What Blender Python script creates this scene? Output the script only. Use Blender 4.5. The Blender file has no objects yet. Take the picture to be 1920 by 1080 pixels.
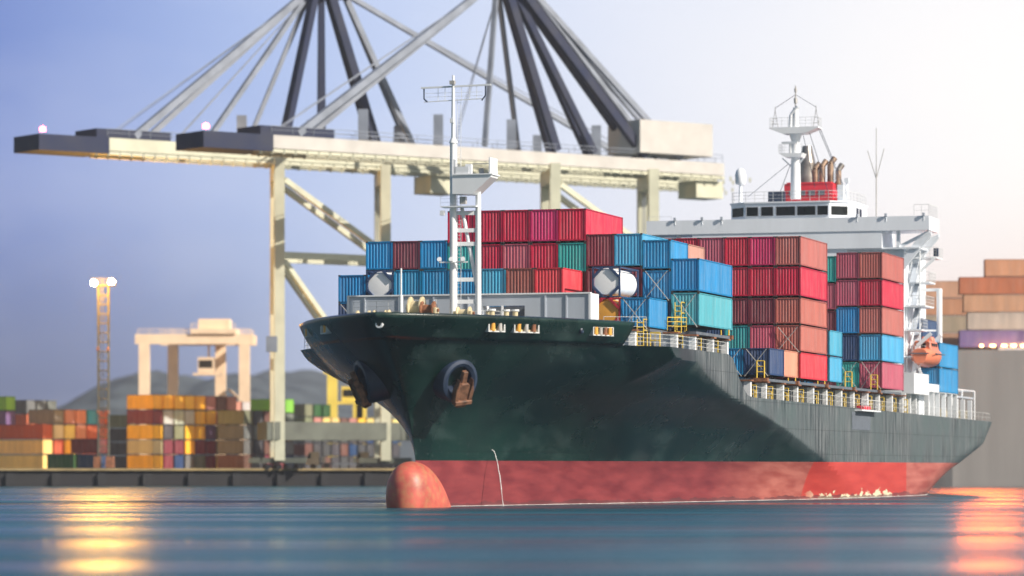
import bpy, bmesh, math, random
from mathutils import Vector, Matrix
random.seed(7)
R = math.radians
S = bpy.context.scene
col = S.collection

# ------------------------------------------------------------ camera
CH = 3.412
F_PX = 6893.8
cd = bpy.data.cameras.new("camera"); cam = bpy.data.objects.new("camera", cd); col.objects.link(cam)
cam.location = (0, 0, CH); cam.rotation_euler = (R(90), 0, 0)
cd.sensor_width = 36; cd.lens = F_PX / 1920 * 36
cd.shift_y = 337 / 1920
cd.clip_start = 1; cd.clip_end = 20000
cd.dof.use_dof = True; cd.dof.focus_distance = 332; cd.dof.aperture_fstop = 0.21
S.camera = cam
S.render.resolution_x = 1024; S.render.resolution_y = 576

# ------------------------------------------------------------ world, sun, exposure
SUN = Vector((0.80, -0.50, 0.60)).normalized()
w = bpy.data.worlds.new("World"); S.world = w; w.use_nodes = True
nt = w.node_tree; nt.nodes.clear()
def N(t, tree=None, **k):
    n = (tree or nt).nodes.new(t)
    for a, b in k.items(): setattr(n, a, b)
    return n
L = nt.links.new
out = N('ShaderNodeOutputWorld'); bg = N('ShaderNodeBackground'); L(bg.outputs[0], out.inputs[0])
bg.inputs[1].default_value = 0.065
sky = N('ShaderNodeTexSky', sky_type='NISHITA', sun_disc=False)
sky.sun_elevation = math.asin(SUN.z); sky.sun_rotation = math.atan2(SUN.x, SUN.y)
sky.air_density = 1.2; sky.dust_density = 1.5; sky.ozone_density = 1.5
tc = N('ShaderNodeTexCoord')
def ramp(tree, stops, interp='B_SPLINE'):
    r = tree.nodes.new('ShaderNodeValToRGB'); r.color_ramp.interpolation = interp
    e = r.color_ramp.elements
    while len(e) < len(stops): e.new(0.5)
    for x, (p, c) in zip(e, stops): x.position = p; x.color = (*c, 1) if len(c) == 3 else c
    return r
def MR(tree, src, a, b, c=0, d=1):
    m = tree.nodes.new('ShaderNodeMapRange'); tree.links.new(src, m.inputs[0])
    for i, v in zip((1, 2, 3, 4), (a, b, c, d)): m.inputs[i].default_value = v
    return m.outputs[0]
def mixc(tree, fac, a, b, mode='MIX'):
    m = tree.nodes.new('ShaderNodeMix'); m.data_type = 'RGBA'; m.blend_type = mode
    for s, v in ((m.inputs[0], fac), (m.inputs[6], a), (m.inputs[7], b)):
        if hasattr(v, 'links'): tree.links.new(v, s)
        else: s.default_value = v if isinstance(v, (int, float)) else (*v, 1)
    return m.outputs[2]
def math_(tree, op, a, b=0.0):
    m = tree.nodes.new('ShaderNodeMath'); m.operation = op
    for s, v in ((m.inputs[0], a), (m.inputs[1], b)):
        if hasattr(v, 'links'): tree.links.new(v, s)
        else: s.default_value = v
    return m.outputs[0]
# bright haze veil in front of the evening sky: strongest towards the upper right, gone away from the harbour
gdir = Vector((0.150, 1, 0.080)).normalized()
vd = N('ShaderNodeVectorMath', operation='DOT_PRODUCT'); L(tc.outputs['Generated'], vd.inputs[0]); vd.inputs[1].default_value = gdir
ang = math_(nt, 'ARCCOSINE', math_(nt, 'MINIMUM', vd.outputs['Value'], 0.999999))
rp = ramp(nt, [(0.0, (.90, .86, .82)), (.13, (.80, .79, .80)), (.23, (.65, .68, .77)), (.33, (.51, .58, .75)), (.44, (.35, .45, .71)), (.586, (.13, .20, .49)), (1.0, (.07, .12, .36))])
L(MR(nt, ang, 0, 0.5), rp.inputs[0])
sep = N('ShaderNodeSeparateXYZ'); L(tc.outputs['Generated'], sep.inputs[0])
hzr = ramp(nt, [(0, (.095, .11, .19)), (.22, (.17, .20, .33)), (.36, (.55, .61, .76)), (.55, (.80, .81, .86)), (.82, (.92, .75, .66)), (1, (.90, .60, .46))])
L(MR(nt, sep.outputs[0], -0.14, 0.14), hzr.inputs[0]); hz = hzr.outputs[0]
hfac = MR(nt, sep.outputs[2], 0.0, 0.088, 0.97, 0.0); hf = nt.nodes[-1]; 
hfm = [n for n in nt.nodes if n.type == 'MAP_RANGE'][-1]; hfm.interpolation_type = 'SMOOTHSTEP'
veil = mixc(nt, hfac, rp.outputs[0], hz)
cn = N('ShaderNodeTexNoise'); cn.inputs['Scale'].default_value = 9; cn.inputs['Detail'].default_value = 4
cmap = N('ShaderNodeMapping'); cmap.inputs['Scale'].default_value = (1, 1, 2.2); L(tc.outputs['Generated'], cmap.inputs[0]); L(cmap.outputs[0], cn.inputs[0])
veil = mixc(nt, MR(nt, cn.outputs[0], .45, .75, 0, .22), veil, (.76, .76, .80))
veil10 = mixc(nt, 1.0, veil, (15.4, 15.4, 15.4), 'MULTIPLY')
keep = MR(nt, ang, 0.36, 0.75, 1, 0)
L(mixc(nt, keep, sky.outputs[0], veil10), bg.inputs[0])

sd = bpy.data.lights.new("sun", 'SUN'); sd.energy = 4.8; sd.angle = R(0.5); sd.color = (1, .90, .78)
so = bpy.data.objects.new("sun", sd); col.objects.link(so)
so.rotation_euler = SUN.to_track_quat('Z', 'Y').to_euler(); so.location = (200, -100, 200)
S.view_settings.view_transform = 'Standard'; S.view_settings.look = 'None'
S.view_settings.exposure = 0.38; S.view_settings.gamma = 1

# ------------------------------------------------------------ ship frame (p to port, s aft, z up)
TH = .2932; X0, Y0 = .371, 315.88; cT, sT = math.cos(TH), math.sin(TH)
def ship(p, s, z): return Vector((X0 + s * sT + p * cT, Y0 + s * cT - p * sT, z))
WL = 0.3

# ------------------------------------------------------------ materials
def mat(name, c, rough=.5, metal=0, noise=.12, nscale=1.5, rust=0, bump=0, streak=False, obj_col=False, emit=None, spec=.5, rustc=(.16, .06, .03), fade=0):
    m = bpy.data.materials.new(name); m.use_nodes = True; t = m.node_tree; b = t.nodes['Principled BSDF']
    b.inputs['Roughness'].default_value = rough; b.inputs['Metallic'].default_value = metal
    b.inputs['Specular IOR Level'].default_value = spec
    co = t.nodes.new('ShaderNodeTexCoord'); mp = t.nodes.new('ShaderNodeMapping'); t.links.new(co.outputs['Object'], mp.inputs[0])
    if streak: mp.inputs['Scale'].default_value = (1, 1, .12)
    oi = t.nodes.new('ShaderNodeObjectInfo')
    add = t.nodes.new('ShaderNodeVectorMath'); add.operation = 'ADD'; t.links.new(mp.outputs[0], add.inputs[0])
    mul = t.nodes.new('ShaderNodeVectorMath'); mul.operation = 'SCALE'; mul.inputs[0].default_value = (37, 91, 53); t.links.new(oi.outputs['Random'], mul.inputs['Scale']); t.links.new(mul.outputs[0], add.inputs[1])
    nz = t.nodes.new('ShaderNodeTexNoise'); nz.inputs['Scale'].default_value = nscale; nz.inputs['Detail'].default_value = 5; t.links.new(add.outputs[0], nz.inputs[0])
    base = oi.outputs['Color'] if obj_col else c
    v = MR(t, nz.outputs[0], .3, .7, 1 - noise, 1 + noise)
    vm = t.nodes.new('ShaderNodeVectorMath'); vm.operation = 'SCALE'
    if hasattr(base, 'links'): t.links.new(base, vm.inputs[0])
    else: vm.inputs[0].default_value = c
    t.links.new(v, vm.inputs['Scale'])
    res = vm.outputs[0]
    if fade:
        n3 = t.nodes.new('ShaderNodeTexNoise'); n3.inputs['Scale'].default_value = 2.6; n3.inputs['Detail'].default_value = 6; n3.inputs['Roughness'].default_value = .7; t.links.new(add.outputs[0], n3.inputs[0])
        res = mixc(t, MR(t, n3.outputs[0], .45, .75, 0, fade), res, (.48, .46, .43))
    if rust:
        n2 = t.nodes.new('ShaderNodeTexNoise'); n2.inputs['Scale'].default_value = nscale * 2.3; n2.inputs['Detail'].default_value = 8; n2.inputs['Roughness'].default_value = .7; t.links.new(add.outputs[0], n2.inputs[0])
        res = mixc(t, MR(t, n2.outputs[0], .72 - rust * .25, .80, 0, .85), res, rustc)
    t.links.new(res, b.inputs['Base Color'])
    t.links.new(MR(t, nz.outputs[0], .3, .7, rough * .85, min(1, rough * 1.15)), b.inputs['Roughness'])
    if bump:
        bp = t.nodes.new('ShaderNodeBump'); bp.inputs['Strength'].default_value = bump; t.links.new(nz.outputs[0], bp.inputs['Height']); t.links.new(bp.outputs[0], b.inputs['Normal'])
    if emit:
        b.inputs['Emission Color'].default_value = (*emit[0], 1); b.inputs['Emission Strength'].default_value = emit[1]
    return m
M = {}
M['cont'] = mat('container_paint', (.5, .5, .5), .55, noise=.16, nscale=.8, rust=.34, streak=True, obj_col=True, fade=.22)
M['contframe'] = mat('container_frame_paint', (.5, .5, .5), .55, noise=.2, nscale=2, rust=.45, obj_col=True)
M['casting'] = mat('corner_casting_steel', (.05, .045, .04), .7, noise=.3)
M['rail'] = mat('railing_paint', (.62, .64, .64), .5)
M['white'] = mat('white_ship_paint', (.80, .83, .86), .35, noise=.05, nscale=.6, rust=.05, streak=True)
M['house'] = mat('bluish_white_house_paint', (.84, .89, .95), .4, noise=.05, nscale=.5, rust=.12, streak=True, rustc=(.45, .30, .20), fade=.1)
M['grey'] = mat('grey_ship_paint', (.46, .51, .58), .45, noise=.08, nscale=.7, rust=.08, streak=True)
M['dgrey'] = mat('dark_coaming_paint', (.12, .14, .17), .6, noise=.2)
M['yellow'] = mat('yellow_safety_paint', (.75, .52, .06), .5, noise=.15, rust=.2)
M['rusty'] = mat('rusty_steel', (.24, .10, .05), .8, noise=.5, nscale=2.5, bump=.4)
M['anchor'] = mat('anchor_steel', (.17, .08, .045), .7, noise=.6, nscale=2.5, bump=.5, rust=.5, rustc=(.42, .17, .07))
M['navy'] = mat('navy_bolster_paint', (.02, .035, .07), .45, noise=.3)
M['glass'] = mat('bridge_glass', (.008, .012, .014), .3, noise=.1, spec=.25)
M['funnel'] = mat('red_funnel_paint', (.62, .03, .05), .45, noise=.1, rust=.1)
M['pipe'] = mat('scorched_pipe', (.34, .24, .17), .5, metal=.4, noise=.5, nscale=1.2)
M['steelpipe'] = mat('bare_exhaust_steel', (.30, .28, .26), .35, metal=.6, noise=.4, nscale=.8)
M['orange'] = mat('lifeboat_orange', (.72, .22, .12), .4, noise=.12)
M['tank'] = mat('tank_white', (.90, .91, .92), .35, noise=.06, rust=.18, nscale=.8)
M['tanko'] = mat('tank_orange', (.78, .38, .06), .45, noise=.08, rust=.1)
M['rod'] = mat('galvanised_rod', (.45, .44, .42), .5, metal=.3)
M['deck'] = mat('deck_paint', (.08, .10, .09), .7, noise=.3)
M['cream'] = mat('cream_machinery', (.60, .52, .33), .5, noise=.2, rust=.3)
M['crane'] = mat('pale_crane_paint', (.56, .56, .43), .55, noise=.12, nscale=.3, rust=.03)
M['cranew'] = mat('white_crane_paint', (.52, .50, .47), .55, noise=.1, nscale=.3)
M['craned'] = mat('navy_crane_paint', (.008, .015, .05), .7, noise=.2, nscale=.3)
M['craneg'] = mat('grey_crane_steel', (.22, .25, .31), .5, noise=.2, nscale=.3)
M['sill'] = mat('dark_sill_paint', (.10, .11, .09), .6, noise=.3, nscale=.3)
M['rtg'] = mat('floodlit_gantry_colour', (.95, .72, .50), .55, noise=.1, nscale=.3)  # orange glow of the floodlights put into the base colour
M['rtgy'] = mat('yellow_gantry_paint', (.85, .66, .12), .55, noise=.1, nscale=.3)
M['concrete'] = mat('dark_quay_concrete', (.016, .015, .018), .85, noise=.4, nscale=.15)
M['lip'] = mat('quay_edge_timber', (.28, .21, .10), .8, noise=.3, nscale=.4)
M['asphalt'] = mat('yard_asphalt', (.05, .05, .05), .9, noise=.2, nscale=.1)
M['rubber'] = mat('black_rubber', (.015, .015, .018), .8)
M['mastp'] = mat('lattice_galvanised', (.10, .10, .08), .55, metal=.3, noise=.3)
M['lamp'] = mat('lamp_glass', (1, .9, .7), .3, emit=((1, .80, .48), 160))
M['redlamp'] = mat('red_lamp_glass', (1, .2, .2), .3, emit=((1, .12, .15), 12))
M['warm'] = mat('deck_lamp_glass', (1, .6, .3), .3, emit=((1, .50, .15), 14))
M['farship'] = mat('far_hull_paint', (.25, .235, .225), .7, noise=.14, nscale=.25, streak=True)
M['truckw'] = mat('truck_cab_paint', (.35, .36, .33), .5)

# hull paint: dark green gloss at the flared bow; flat side greyed by painted-in light and chalky wear
def hull_mat():
    m = bpy.data.materials.new('dark_green_hull_paint'); m.use_nodes = True; t = m.node_tree; b = t.nodes['Principled BSDF']; l = t.links.new
    co = t.nodes.new('ShaderNodeTexCoord'); at = t.nodes.new('ShaderNodeAttribute'); at.attribute_name = 'wear_and_light'
    mp = t.nodes.new('ShaderNodeMapping'); mp.inputs['Scale'].default_value = (1, 1.3, .10); l(co.outputs['Object'], mp.inputs[0])
    n1 = t.nodes.new('ShaderNodeTexNoise'); n1.inputs['Scale'].default_value = 1.6; n1.inputs['Detail'].default_value = 7; n1.inputs['Roughness'].default_value = .65; l(mp.outputs[0], n1.inputs[0])
    n2 = t.nodes.new('ShaderNodeTexNoise'); n2.inputs['Scale'].default_value = .16; n2.inputs['Detail'].default_value = 6; l(co.outputs['Object'], n2.inputs[0])
    n3 = t.nodes.new('ShaderNodeTexNoise'); n3.inputs['Scale'].default_value = 2.2; n3.inputs['Detail'].default_value = 8; l(co.outputs['Object'], n3.inputs[0])
    green = mixc(t, MR(t, n2.outputs[0], .35, .7), (.001, .010, .010), (.006, .034, .027))
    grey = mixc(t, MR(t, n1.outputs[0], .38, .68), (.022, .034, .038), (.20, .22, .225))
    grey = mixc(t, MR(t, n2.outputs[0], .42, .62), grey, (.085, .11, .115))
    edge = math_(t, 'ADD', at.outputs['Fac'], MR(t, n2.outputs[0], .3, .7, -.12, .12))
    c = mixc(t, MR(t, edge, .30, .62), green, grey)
    c = mixc(t, MR(t, n3.outputs[0], .64, .74, 0, .28), c, (.13, .16, .16))
    mp4 = t.nodes.new('ShaderNodeMapping'); mp4.inputs['Scale'].default_value = (.5, .16, .30); mp4.inputs['Rotation'].default_value = (.5, 0, 0); l(co.outputs['Object'], mp4.inputs[0])
    n4 = t.nodes.new('ShaderNodeTexNoise'); n4.inputs['Scale'].default_value = .9; n4.inputs['Detail'].default_value = 7; n4.inputs['Roughness'].default_value = .55; l(mp4.outputs[0], n4.inputs[0])
    c = mixc(t, MR(t, n4.outputs[0], .54, .74, 0, .5), c, (.07, .115, .11))  # soft pale smudges: bow reflections and scuffs painted into the colour
    # plating seams
    sp = t.nodes.new('ShaderNodeSeparateXYZ'); l(co.outputs['Object'], sp.inputs[0])
    def seam(v, period, width):
        fr = math_(t, 'FRACT', math_(t, 'DIVIDE', v, period)); return math_(t, 'LESS_THAN', fr, width / period)
    se = math_(t, 'MAXIMUM', seam(sp.outputs[2], 2.35, .05), seam(math_(t, 'ADD', sp.outputs[1], math_(t, 'MULTIPLY', sp.outputs[2], .9)), 8.3, .07))
    c = mixc(t, math_(t, 'MULTIPLY', se, .6), c, (.004, .008, .008))
    l(c, b.inputs['Base Color'])
    l(math_(t, 'ADD', MR(t, n2.outputs[0], .3, .7, .20, .36), MR(t, at.outputs['Fac'], 0, 1, 0, .25)), b.inputs['Roughness'])
    bp = t.nodes.new('ShaderNodeBump'); bp.inputs['Strength'].default_value = .25; bp.inputs['Distance'].default_value = .12; l(n2.outputs[0], bp.inputs['Height'])
    bp2 = t.nodes.new('ShaderNodeBump'); bp2.inputs['Strength'].default_value = .25; bp2.inputs['Distance'].default_value = .03; l(n1.outputs[0], bp2.inputs['Height']); l(bp.outputs[0], bp2.inputs['Normal'])
    l(bp2.outputs[0], b.inputs['Normal'])
    return m
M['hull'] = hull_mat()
def boot_mat():
    m = bpy.data.materials.new('red_antifouling_paint'); m.use_nodes = True; t = m.node_tree; b = t.nodes['Principled BSDF']; l = t.links.new
    co = t.nodes.new('ShaderNodeTexCoord'); sp = t.nodes.new('ShaderNodeSeparateXYZ'); l(co.outputs['Object'], sp.inputs[0])
    mp = t.nodes.new('ShaderNodeMapping'); mp.inputs['Scale'].default_value = (1, .09, .9); l(co.outputs['Object'], mp.inputs[0])
    n1 = t.nodes.new('ShaderNodeTexNoise'); n1.inputs['Scale'].default_value = 1.3; n1.inputs['Detail'].default_value = 7; l(mp.outputs[0], n1.inputs[0])
    n2 = t.nodes.new('ShaderNodeTexNoise'); n2.inputs['Scale'].default_value = .9; n2.inputs['Detail'].default_value = 9; n2.inputs['Roughness'].default_value = .65; mq = t.nodes.new('ShaderNodeMapping'); mq.inputs['Scale'].default_value = (1, .3, 1); l(co.outputs['Object'], mq.inputs[0]); l(mq.outputs[0], n2.inputs[0])
    c = mixc(t, MR(t, n1.outputs[0], .3, .7), (.15, .018, .026), (.27, .045, .05))
    c = mixc(t, MR(t, sp.outputs[1], 24, 40), c, mixc(t, MR(t, n1.outputs[0], .35, .65), (.31, .065, .052), (.46, .145, .115)))
    # fresher red panel amidships, peeled primer at its foot
    pan = math_(t, 'MULTIPLY', MR(t, sp.outputs[1], 48.0, 48.3), MR(t, sp.outputs[1], 94, 94.3, 1, 0))
    c = mixc(t, pan, c, mixc(t, MR(t, n1.outputs[0], .3, .7), (.40, .03, .022), (.52, .055, .04)))
    foot = math_(t, 'ADD', math_(t, 'MULTIPLY', MR(t, sp.outputs[2], .3, 2.0, 0, 1), 1.0), MR(t, n2.outputs[0], .35, .65, .42, -.42))
    peel = math_(t, 'MULTIPLY', math_(t, 'MULTIPLY', MR(t, sp.outputs[1], 48.0, 55), MR(t, sp.outputs[1], 92, 96, 1, 0)), MR(t, foot, .18, .24, 1, 0))
    c = mixc(t, peel, c, (.66, .60, .42))
    line = math_(t, 'LESS_THAN', math_(t, 'ADD', sp.outputs[2], MR(t, n2.outputs[0], .3, .7, -.3, .3)), .62)
    c = mixc(t, math_(t, 'MULTIPLY', line, .75), c, (.10, .03, .035))
    l(c, b.inputs['Base Color']); b.inputs['Roughness'].default_value = .55
    return m
M['boot'] = boot_mat()
M['bulb'] = mat('scraped_orange_red_paint', (.50, .10, .075), .5, noise=.3, nscale=.7, rust=1.1, rustc=(.40, .27, .12), bump=.15)

# ------------------------------------------------------------ mesh builder
class MB:
    def __init__(s): s.v = []; s.f = []; s.m = []; s.mats = []
    def _mi(s, m):
        if m not in s.mats: s.mats.append(m)
        return s.mats.index(m)
    def add(s, vs, fs, m):
        o = len(s.v); s.v += [tuple(v) for v in vs]; i = s._mi(m)
        for f in fs: s.f.append([a + o for a in f]); s.m.append(i)
    def box(s, c, d, m, rot=None):
        hx, hy, hz = d[0] / 2, d[1] / 2, d[2] / 2
        vs = [Vector((x * hx, y * hy, z * hz)) for z in (-1, 1) for y in (-1, 1) for x in (-1, 1)]
        if rot is not None: vs = [rot @ v for v in vs]
        c = Vector(c); s.add([v + c for v in vs], [(0, 2, 3, 1), (4, 5, 7, 6), (0, 1, 5, 4), (2, 6, 7, 3), (0, 4, 6, 2), (1, 3, 7, 5)], m); return s
    def b2(s, x0, x1, y0, y1, z0, z1, m): return s.box(((x0 + x1) / 2, (y0 + y1) / 2, (z0 + z1) / 2), (abs(x1 - x0), abs(y1 - y0), abs(z1 - z0)), m)
    def tube(s, a, b, r, m, n=8, r2=None, cap=True):
        a, b = Vector(a), Vector(b); r2 = r if r2 is None else r2; d = b - a
        if d.length < 1e-6: return s
        q = d.to_track_quat('Z', 'Y').to_matrix(); vs = []
        for c, rr in ((a, r), (b, r2)):
            for i in range(n):
                t = 2 * math.pi * (i + .5) / n; vs.append(c + q @ Vector((rr * math.cos(t), rr * math.sin(t), 0)))
        fs = [(i, (i + 1) % n, n + (i + 1) % n, n + i) for i in range(n)]
        if cap: fs += [tuple(range(n - 1, -1, -1)), tuple(range(n, 2 * n))]
        s.add(vs, fs, m); return s
    def beam(s, a, b, wd, h, m):
        a, b = Vector(a), Vector(b); d = b - a; x = d.cross(Vector((0, 0, 1)))
        x = Vector((1, 0, 0)) if x.length < 1e-4 else x.normalized(); y = x.cross(d).normalized(); vs = []
        for c in (a, b):
            for i, j in ((-1, -1), (1, -1), (1, 1), (-1, 1)): vs.append(c + x * i * wd / 2 + y * j * h / 2)
        s.add(vs, [(0, 1, 5, 4), (1, 2, 6, 5), (2, 3, 7, 6), (3, 0, 4, 7), (3, 2, 1, 0), (4, 5, 6, 7)], m); return s
    def prism(s, pts, lo, hi, axis, m):
        """polygon pts in the two axes other than axis, extruded lo..hi"""
        n = len(pts); vs = []
        for k in (lo, hi):
            for a, b in pts: vs.append({0: (k, a, b), 1: (a, k, b), 2: (a, b, k)}[axis])
        s.add(vs, [tuple(range(n))[::-1], tuple(range(n, 2 * n))] + [(i, (i + 1) % n, n + (i + 1) % n, n + i) for i in range(n)], m); return s
    def rail(s, pts, m, h=1.05, r=.035, step=1.6, bars=3):
        if m == 'white': m = 'rail'; r *= .6
        pts = [Vector(p) for p in pts]
        for a, b in zip(pts, pts[1:]):
            for k in range(1, bars + 1): s.tube(a + Vector((0, 0, h * k / bars)), b + Vector((0, 0, h * k / bars)), r * (1 if k == bars else .75), m, 4, cap=False)
            n = max(1, round((b - a).length / step))
            for i in range(n + 1):
                p = a.lerp(b, i / n); s.tube(p, p + Vector((0, 0, h)), r, m, 4, cap=False)
        return s
    def lathe(s, prof, m, n=16, c=(0, 0, 0), ax='Z'):
        vs = []; c = Vector(c)
        for r, z in prof:
            for i in range(n):
                t = 2 * math.pi * i / n; x, y = r * math.cos(t), r * math.sin(t)
                vs.append(c + Vector({'Z': (x, y, z), 'Y': (x, z, y), 'X': (z, x, y)}[ax]))
        fs = []
        for k in range(len(prof) - 1):
            for i in range(n): fs.append((k * n + i, k * n + (i + 1) % n, (k + 1) * n + (i + 1) % n, (k + 1) * n + i))
        s.add(vs, fs, m); return s
    def mesh(s, name, smooth=False, bevel=0):
        me = bpy.data.meshes.new(name); me.from_pydata(s.v, [], s.f)
        for m in s.mats: me.materials.append(M[m] if isinstance(m, str) else m)
        me.polygons.foreach_set('material_index', s.m)
        bm = bmesh.new(); bm.from_mesh(me); bmesh.ops.recalc_face_normals(bm, faces=bm.faces)
        if bevel: bmesh.ops.bevel(bm, geom=[e for e in bm.edges], offset=bevel, segments=1, affect='EDGES', clamp_overlap=True)
        bm.to_mesh(me); bm.free()
        if smooth:
            me.polygons.foreach_set('use_smooth', [True] * len(me.polygons))
            me.set_sharp_from_angle(angle=R(40))
        me.update(); return me
    def build(s, name, parent=None, smooth=False, bevel=0, **k):
        return link(name, s.mesh(name, smooth, bevel), parent, **k)
def link(name, me, parent=None, loc=None, label=None, cat=None, group=None, kind=None, rz=None):
    o = bpy.data.objects.new(name, me); col.objects.link(o)
    if parent: o.parent = parent
    if loc is not None: o.location = loc
    if rz is not None: o.rotation_euler.z = rz
    for k, v in (('label', label), ('category', cat), ('group', group), ('kind', kind)):
        if v: o[k] = v
    return o
def copy_tree(o, parent=None):
    c = o.copy(); col.objects.link(c)
    if parent: c.parent = parent
    for ch in list(o.children): copy_tree(ch, c)
    return c
def set_col(o, c):
    o.color = (*c, 1)
    for ch in o.children: set_col(ch, c)

# ------------------------------------------------------------ water, quay, hills
def water():
    m = bpy.data.materials.new('harbour_water'); m.use_nodes = True; t = m.node_tree; b = t.nodes['Principled BSDF']; l = t.links.new
    co = t.nodes.new('ShaderNodeTexCoord')
    def streak(sx, sy, sc, det):
        mp = t.nodes.new('ShaderNodeMapping'); mp.inputs['Scale'].default_value = (sx, sy, 1); l(co.outputs['Object'], mp.inputs[0])
        n = t.nodes.new('ShaderNodeTexNoise'); n.inputs['Scale'].default_value = sc; n.inputs['Detail'].default_value = det; l(mp.outputs[0], n.inputs[0]); return n.outputs[0]
    a = streak(.03, .8, 1.0, 6); c = streak(.012, .16, 1.0, 4)
    d = streak(.004, .045, 1.0, 3)
    base = mixc(t, MR(t, c, .35, .65), (.008, .055, .080), (.016, .105, .150))
    l(base, b.inputs['Base Color']); b.inputs['IOR'].default_value = 1.33
    l(MR(t, math_(t, 'ADD', math_(t, 'MULTIPLY', c, .6), math_(t, 'ADD', math_(t, 'MULTIPLY', a, .25), math_(t, 'MULTIPLY', d, .35))), .48, .70, .05, .40), b.inputs['Roughness'])
    bp = t.nodes.new('ShaderNodeBump'); bp.inputs['Strength'].default_value = 1; bp.inputs['Distance'].default_value = 1.1
    l(math_(t, 'ADD', a, math_(t, 'ADD', math_(t, 'MULTIPLY', c, 5), math_(t, 'MULTIPLY', d, 20))), bp.inputs['Height']); l(bp.outputs[0], b.inputs['Normal'])
    return m
M['water'] = water()
link('water', MB().add([(-3000, -300, WL), (3000, -300, WL), (3000, 5000, WL), (-3000, 5000, WL)], [(0, 1, 2, 3)], 'water') or None, None) if False else None
mb = MB(); mb.add([(-3000, -300, WL), (3000, -300, WL), (3000, 6000, WL), (-3000, 6000, WL)], [(0, 1, 2, 3)], 'water'); mb.build('water', kind='structure')
QZ = 3.1
def qy(x): return 592 + (x + 82) * .42
qa, qb = (-260, 592 - 75), (25, 592 + 107 * .35)
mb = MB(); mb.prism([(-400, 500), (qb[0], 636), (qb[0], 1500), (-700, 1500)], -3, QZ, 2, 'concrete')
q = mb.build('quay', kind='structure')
mb = MB()
e0 = Vector((-400, 500, 0)); e1 = Vector((qb[0], 636, 0)); ed = (e1 - e0).normalized(); en = Vector((ed.y, -ed.x, 0))
mb.beam(e0 + en * .3 + Vector((0, 0, QZ + .03)), e1 + en * .3 + Vector((0, 0, QZ + .03)), .8, .34, 'lip'); mb.build('quay_edge_beam', kind='structure')
for k in range(24):
    p = e0 + ed * (250 + k * 7.6)
    f = MB(); a = math.atan2(ed.y, ed.x)
    f.box(p + en * .35 + Vector((0, 0, 1.3)), (1.0, .6, 2.4), 'rubber', Matrix.Rotation(a, 3, 'Z'))
    f.box(p + en * .72 + Vector((0, 0, 1.4)), (1.4, .14, 2.0), 'rubber', Matrix.Rotation(a, 3, 'Z'))
    f.build('quay_fender', label='black rubber fender on the quay wall, one of an even row', cat='fender', group='fenders along the quay wall')
def hill(name, y, pts, seed):
    rnd = random.Random(seed); sc = y / F_PX; vs = []; fs = []; n = 200; x0, x1 = pts[0][0], pts[-1][0]; rows = 14
    def hgt(x):
        for (a, ya), (b, yb) in zip(pts, pts[1:]):
            if a <= x <= b:
                t = (x - a) / (b - a); return CH + (877 - (ya + (yb - ya) * t)) * sc
        return 0
    for r in range(rows):
        k = r / (rows - 1)
        for i in range(n + 1):
            px = x0 + (x1 - x0) * i / n; hh = max(0, hgt(px)) * math.sin(k * math.pi) ** .8
            hh *= 1 + .012 * math.sin(px * .09) + .012 * math.sin(px * .043 + 1) + rnd.uniform(-.010, .010)
            vs.append(((px - 960) * sc, y + (k - .5) * 700, hh - 3))
    for r in range(rows - 1):
        for i in range(n): a = r * (n + 1) + i; fs.append((a, a + 1, a + n + 2, a + n + 1))
    m = MB(); m.add(vs, fs, M['hill']); m.build(name, smooth=True, kind='structure')
M['hill'] = mat('wooded_hillside', (.06, .075, .085), .9, noise=.5, nscale=.045, bump=1)
hill('near_hills', 1700, [(-400, 875), (-100, 800), (100, 772), (170, 745), (215, 712), (255, 692), (300, 688), (350, 692), (400, 700), (470, 690), (540, 704), (640, 740), (760, 760), (960, 800), (1300, 875)], 3)
hill('far_hills', 2600, [(-500, 860), (-200, 790), (0, 775), (60, 762), (110, 756), (160, 757), (260, 745), (400, 720), (520, 684), (600, 690), (740, 720), (950, 760), (1400, 800), (2100, 860)], 5)

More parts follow.
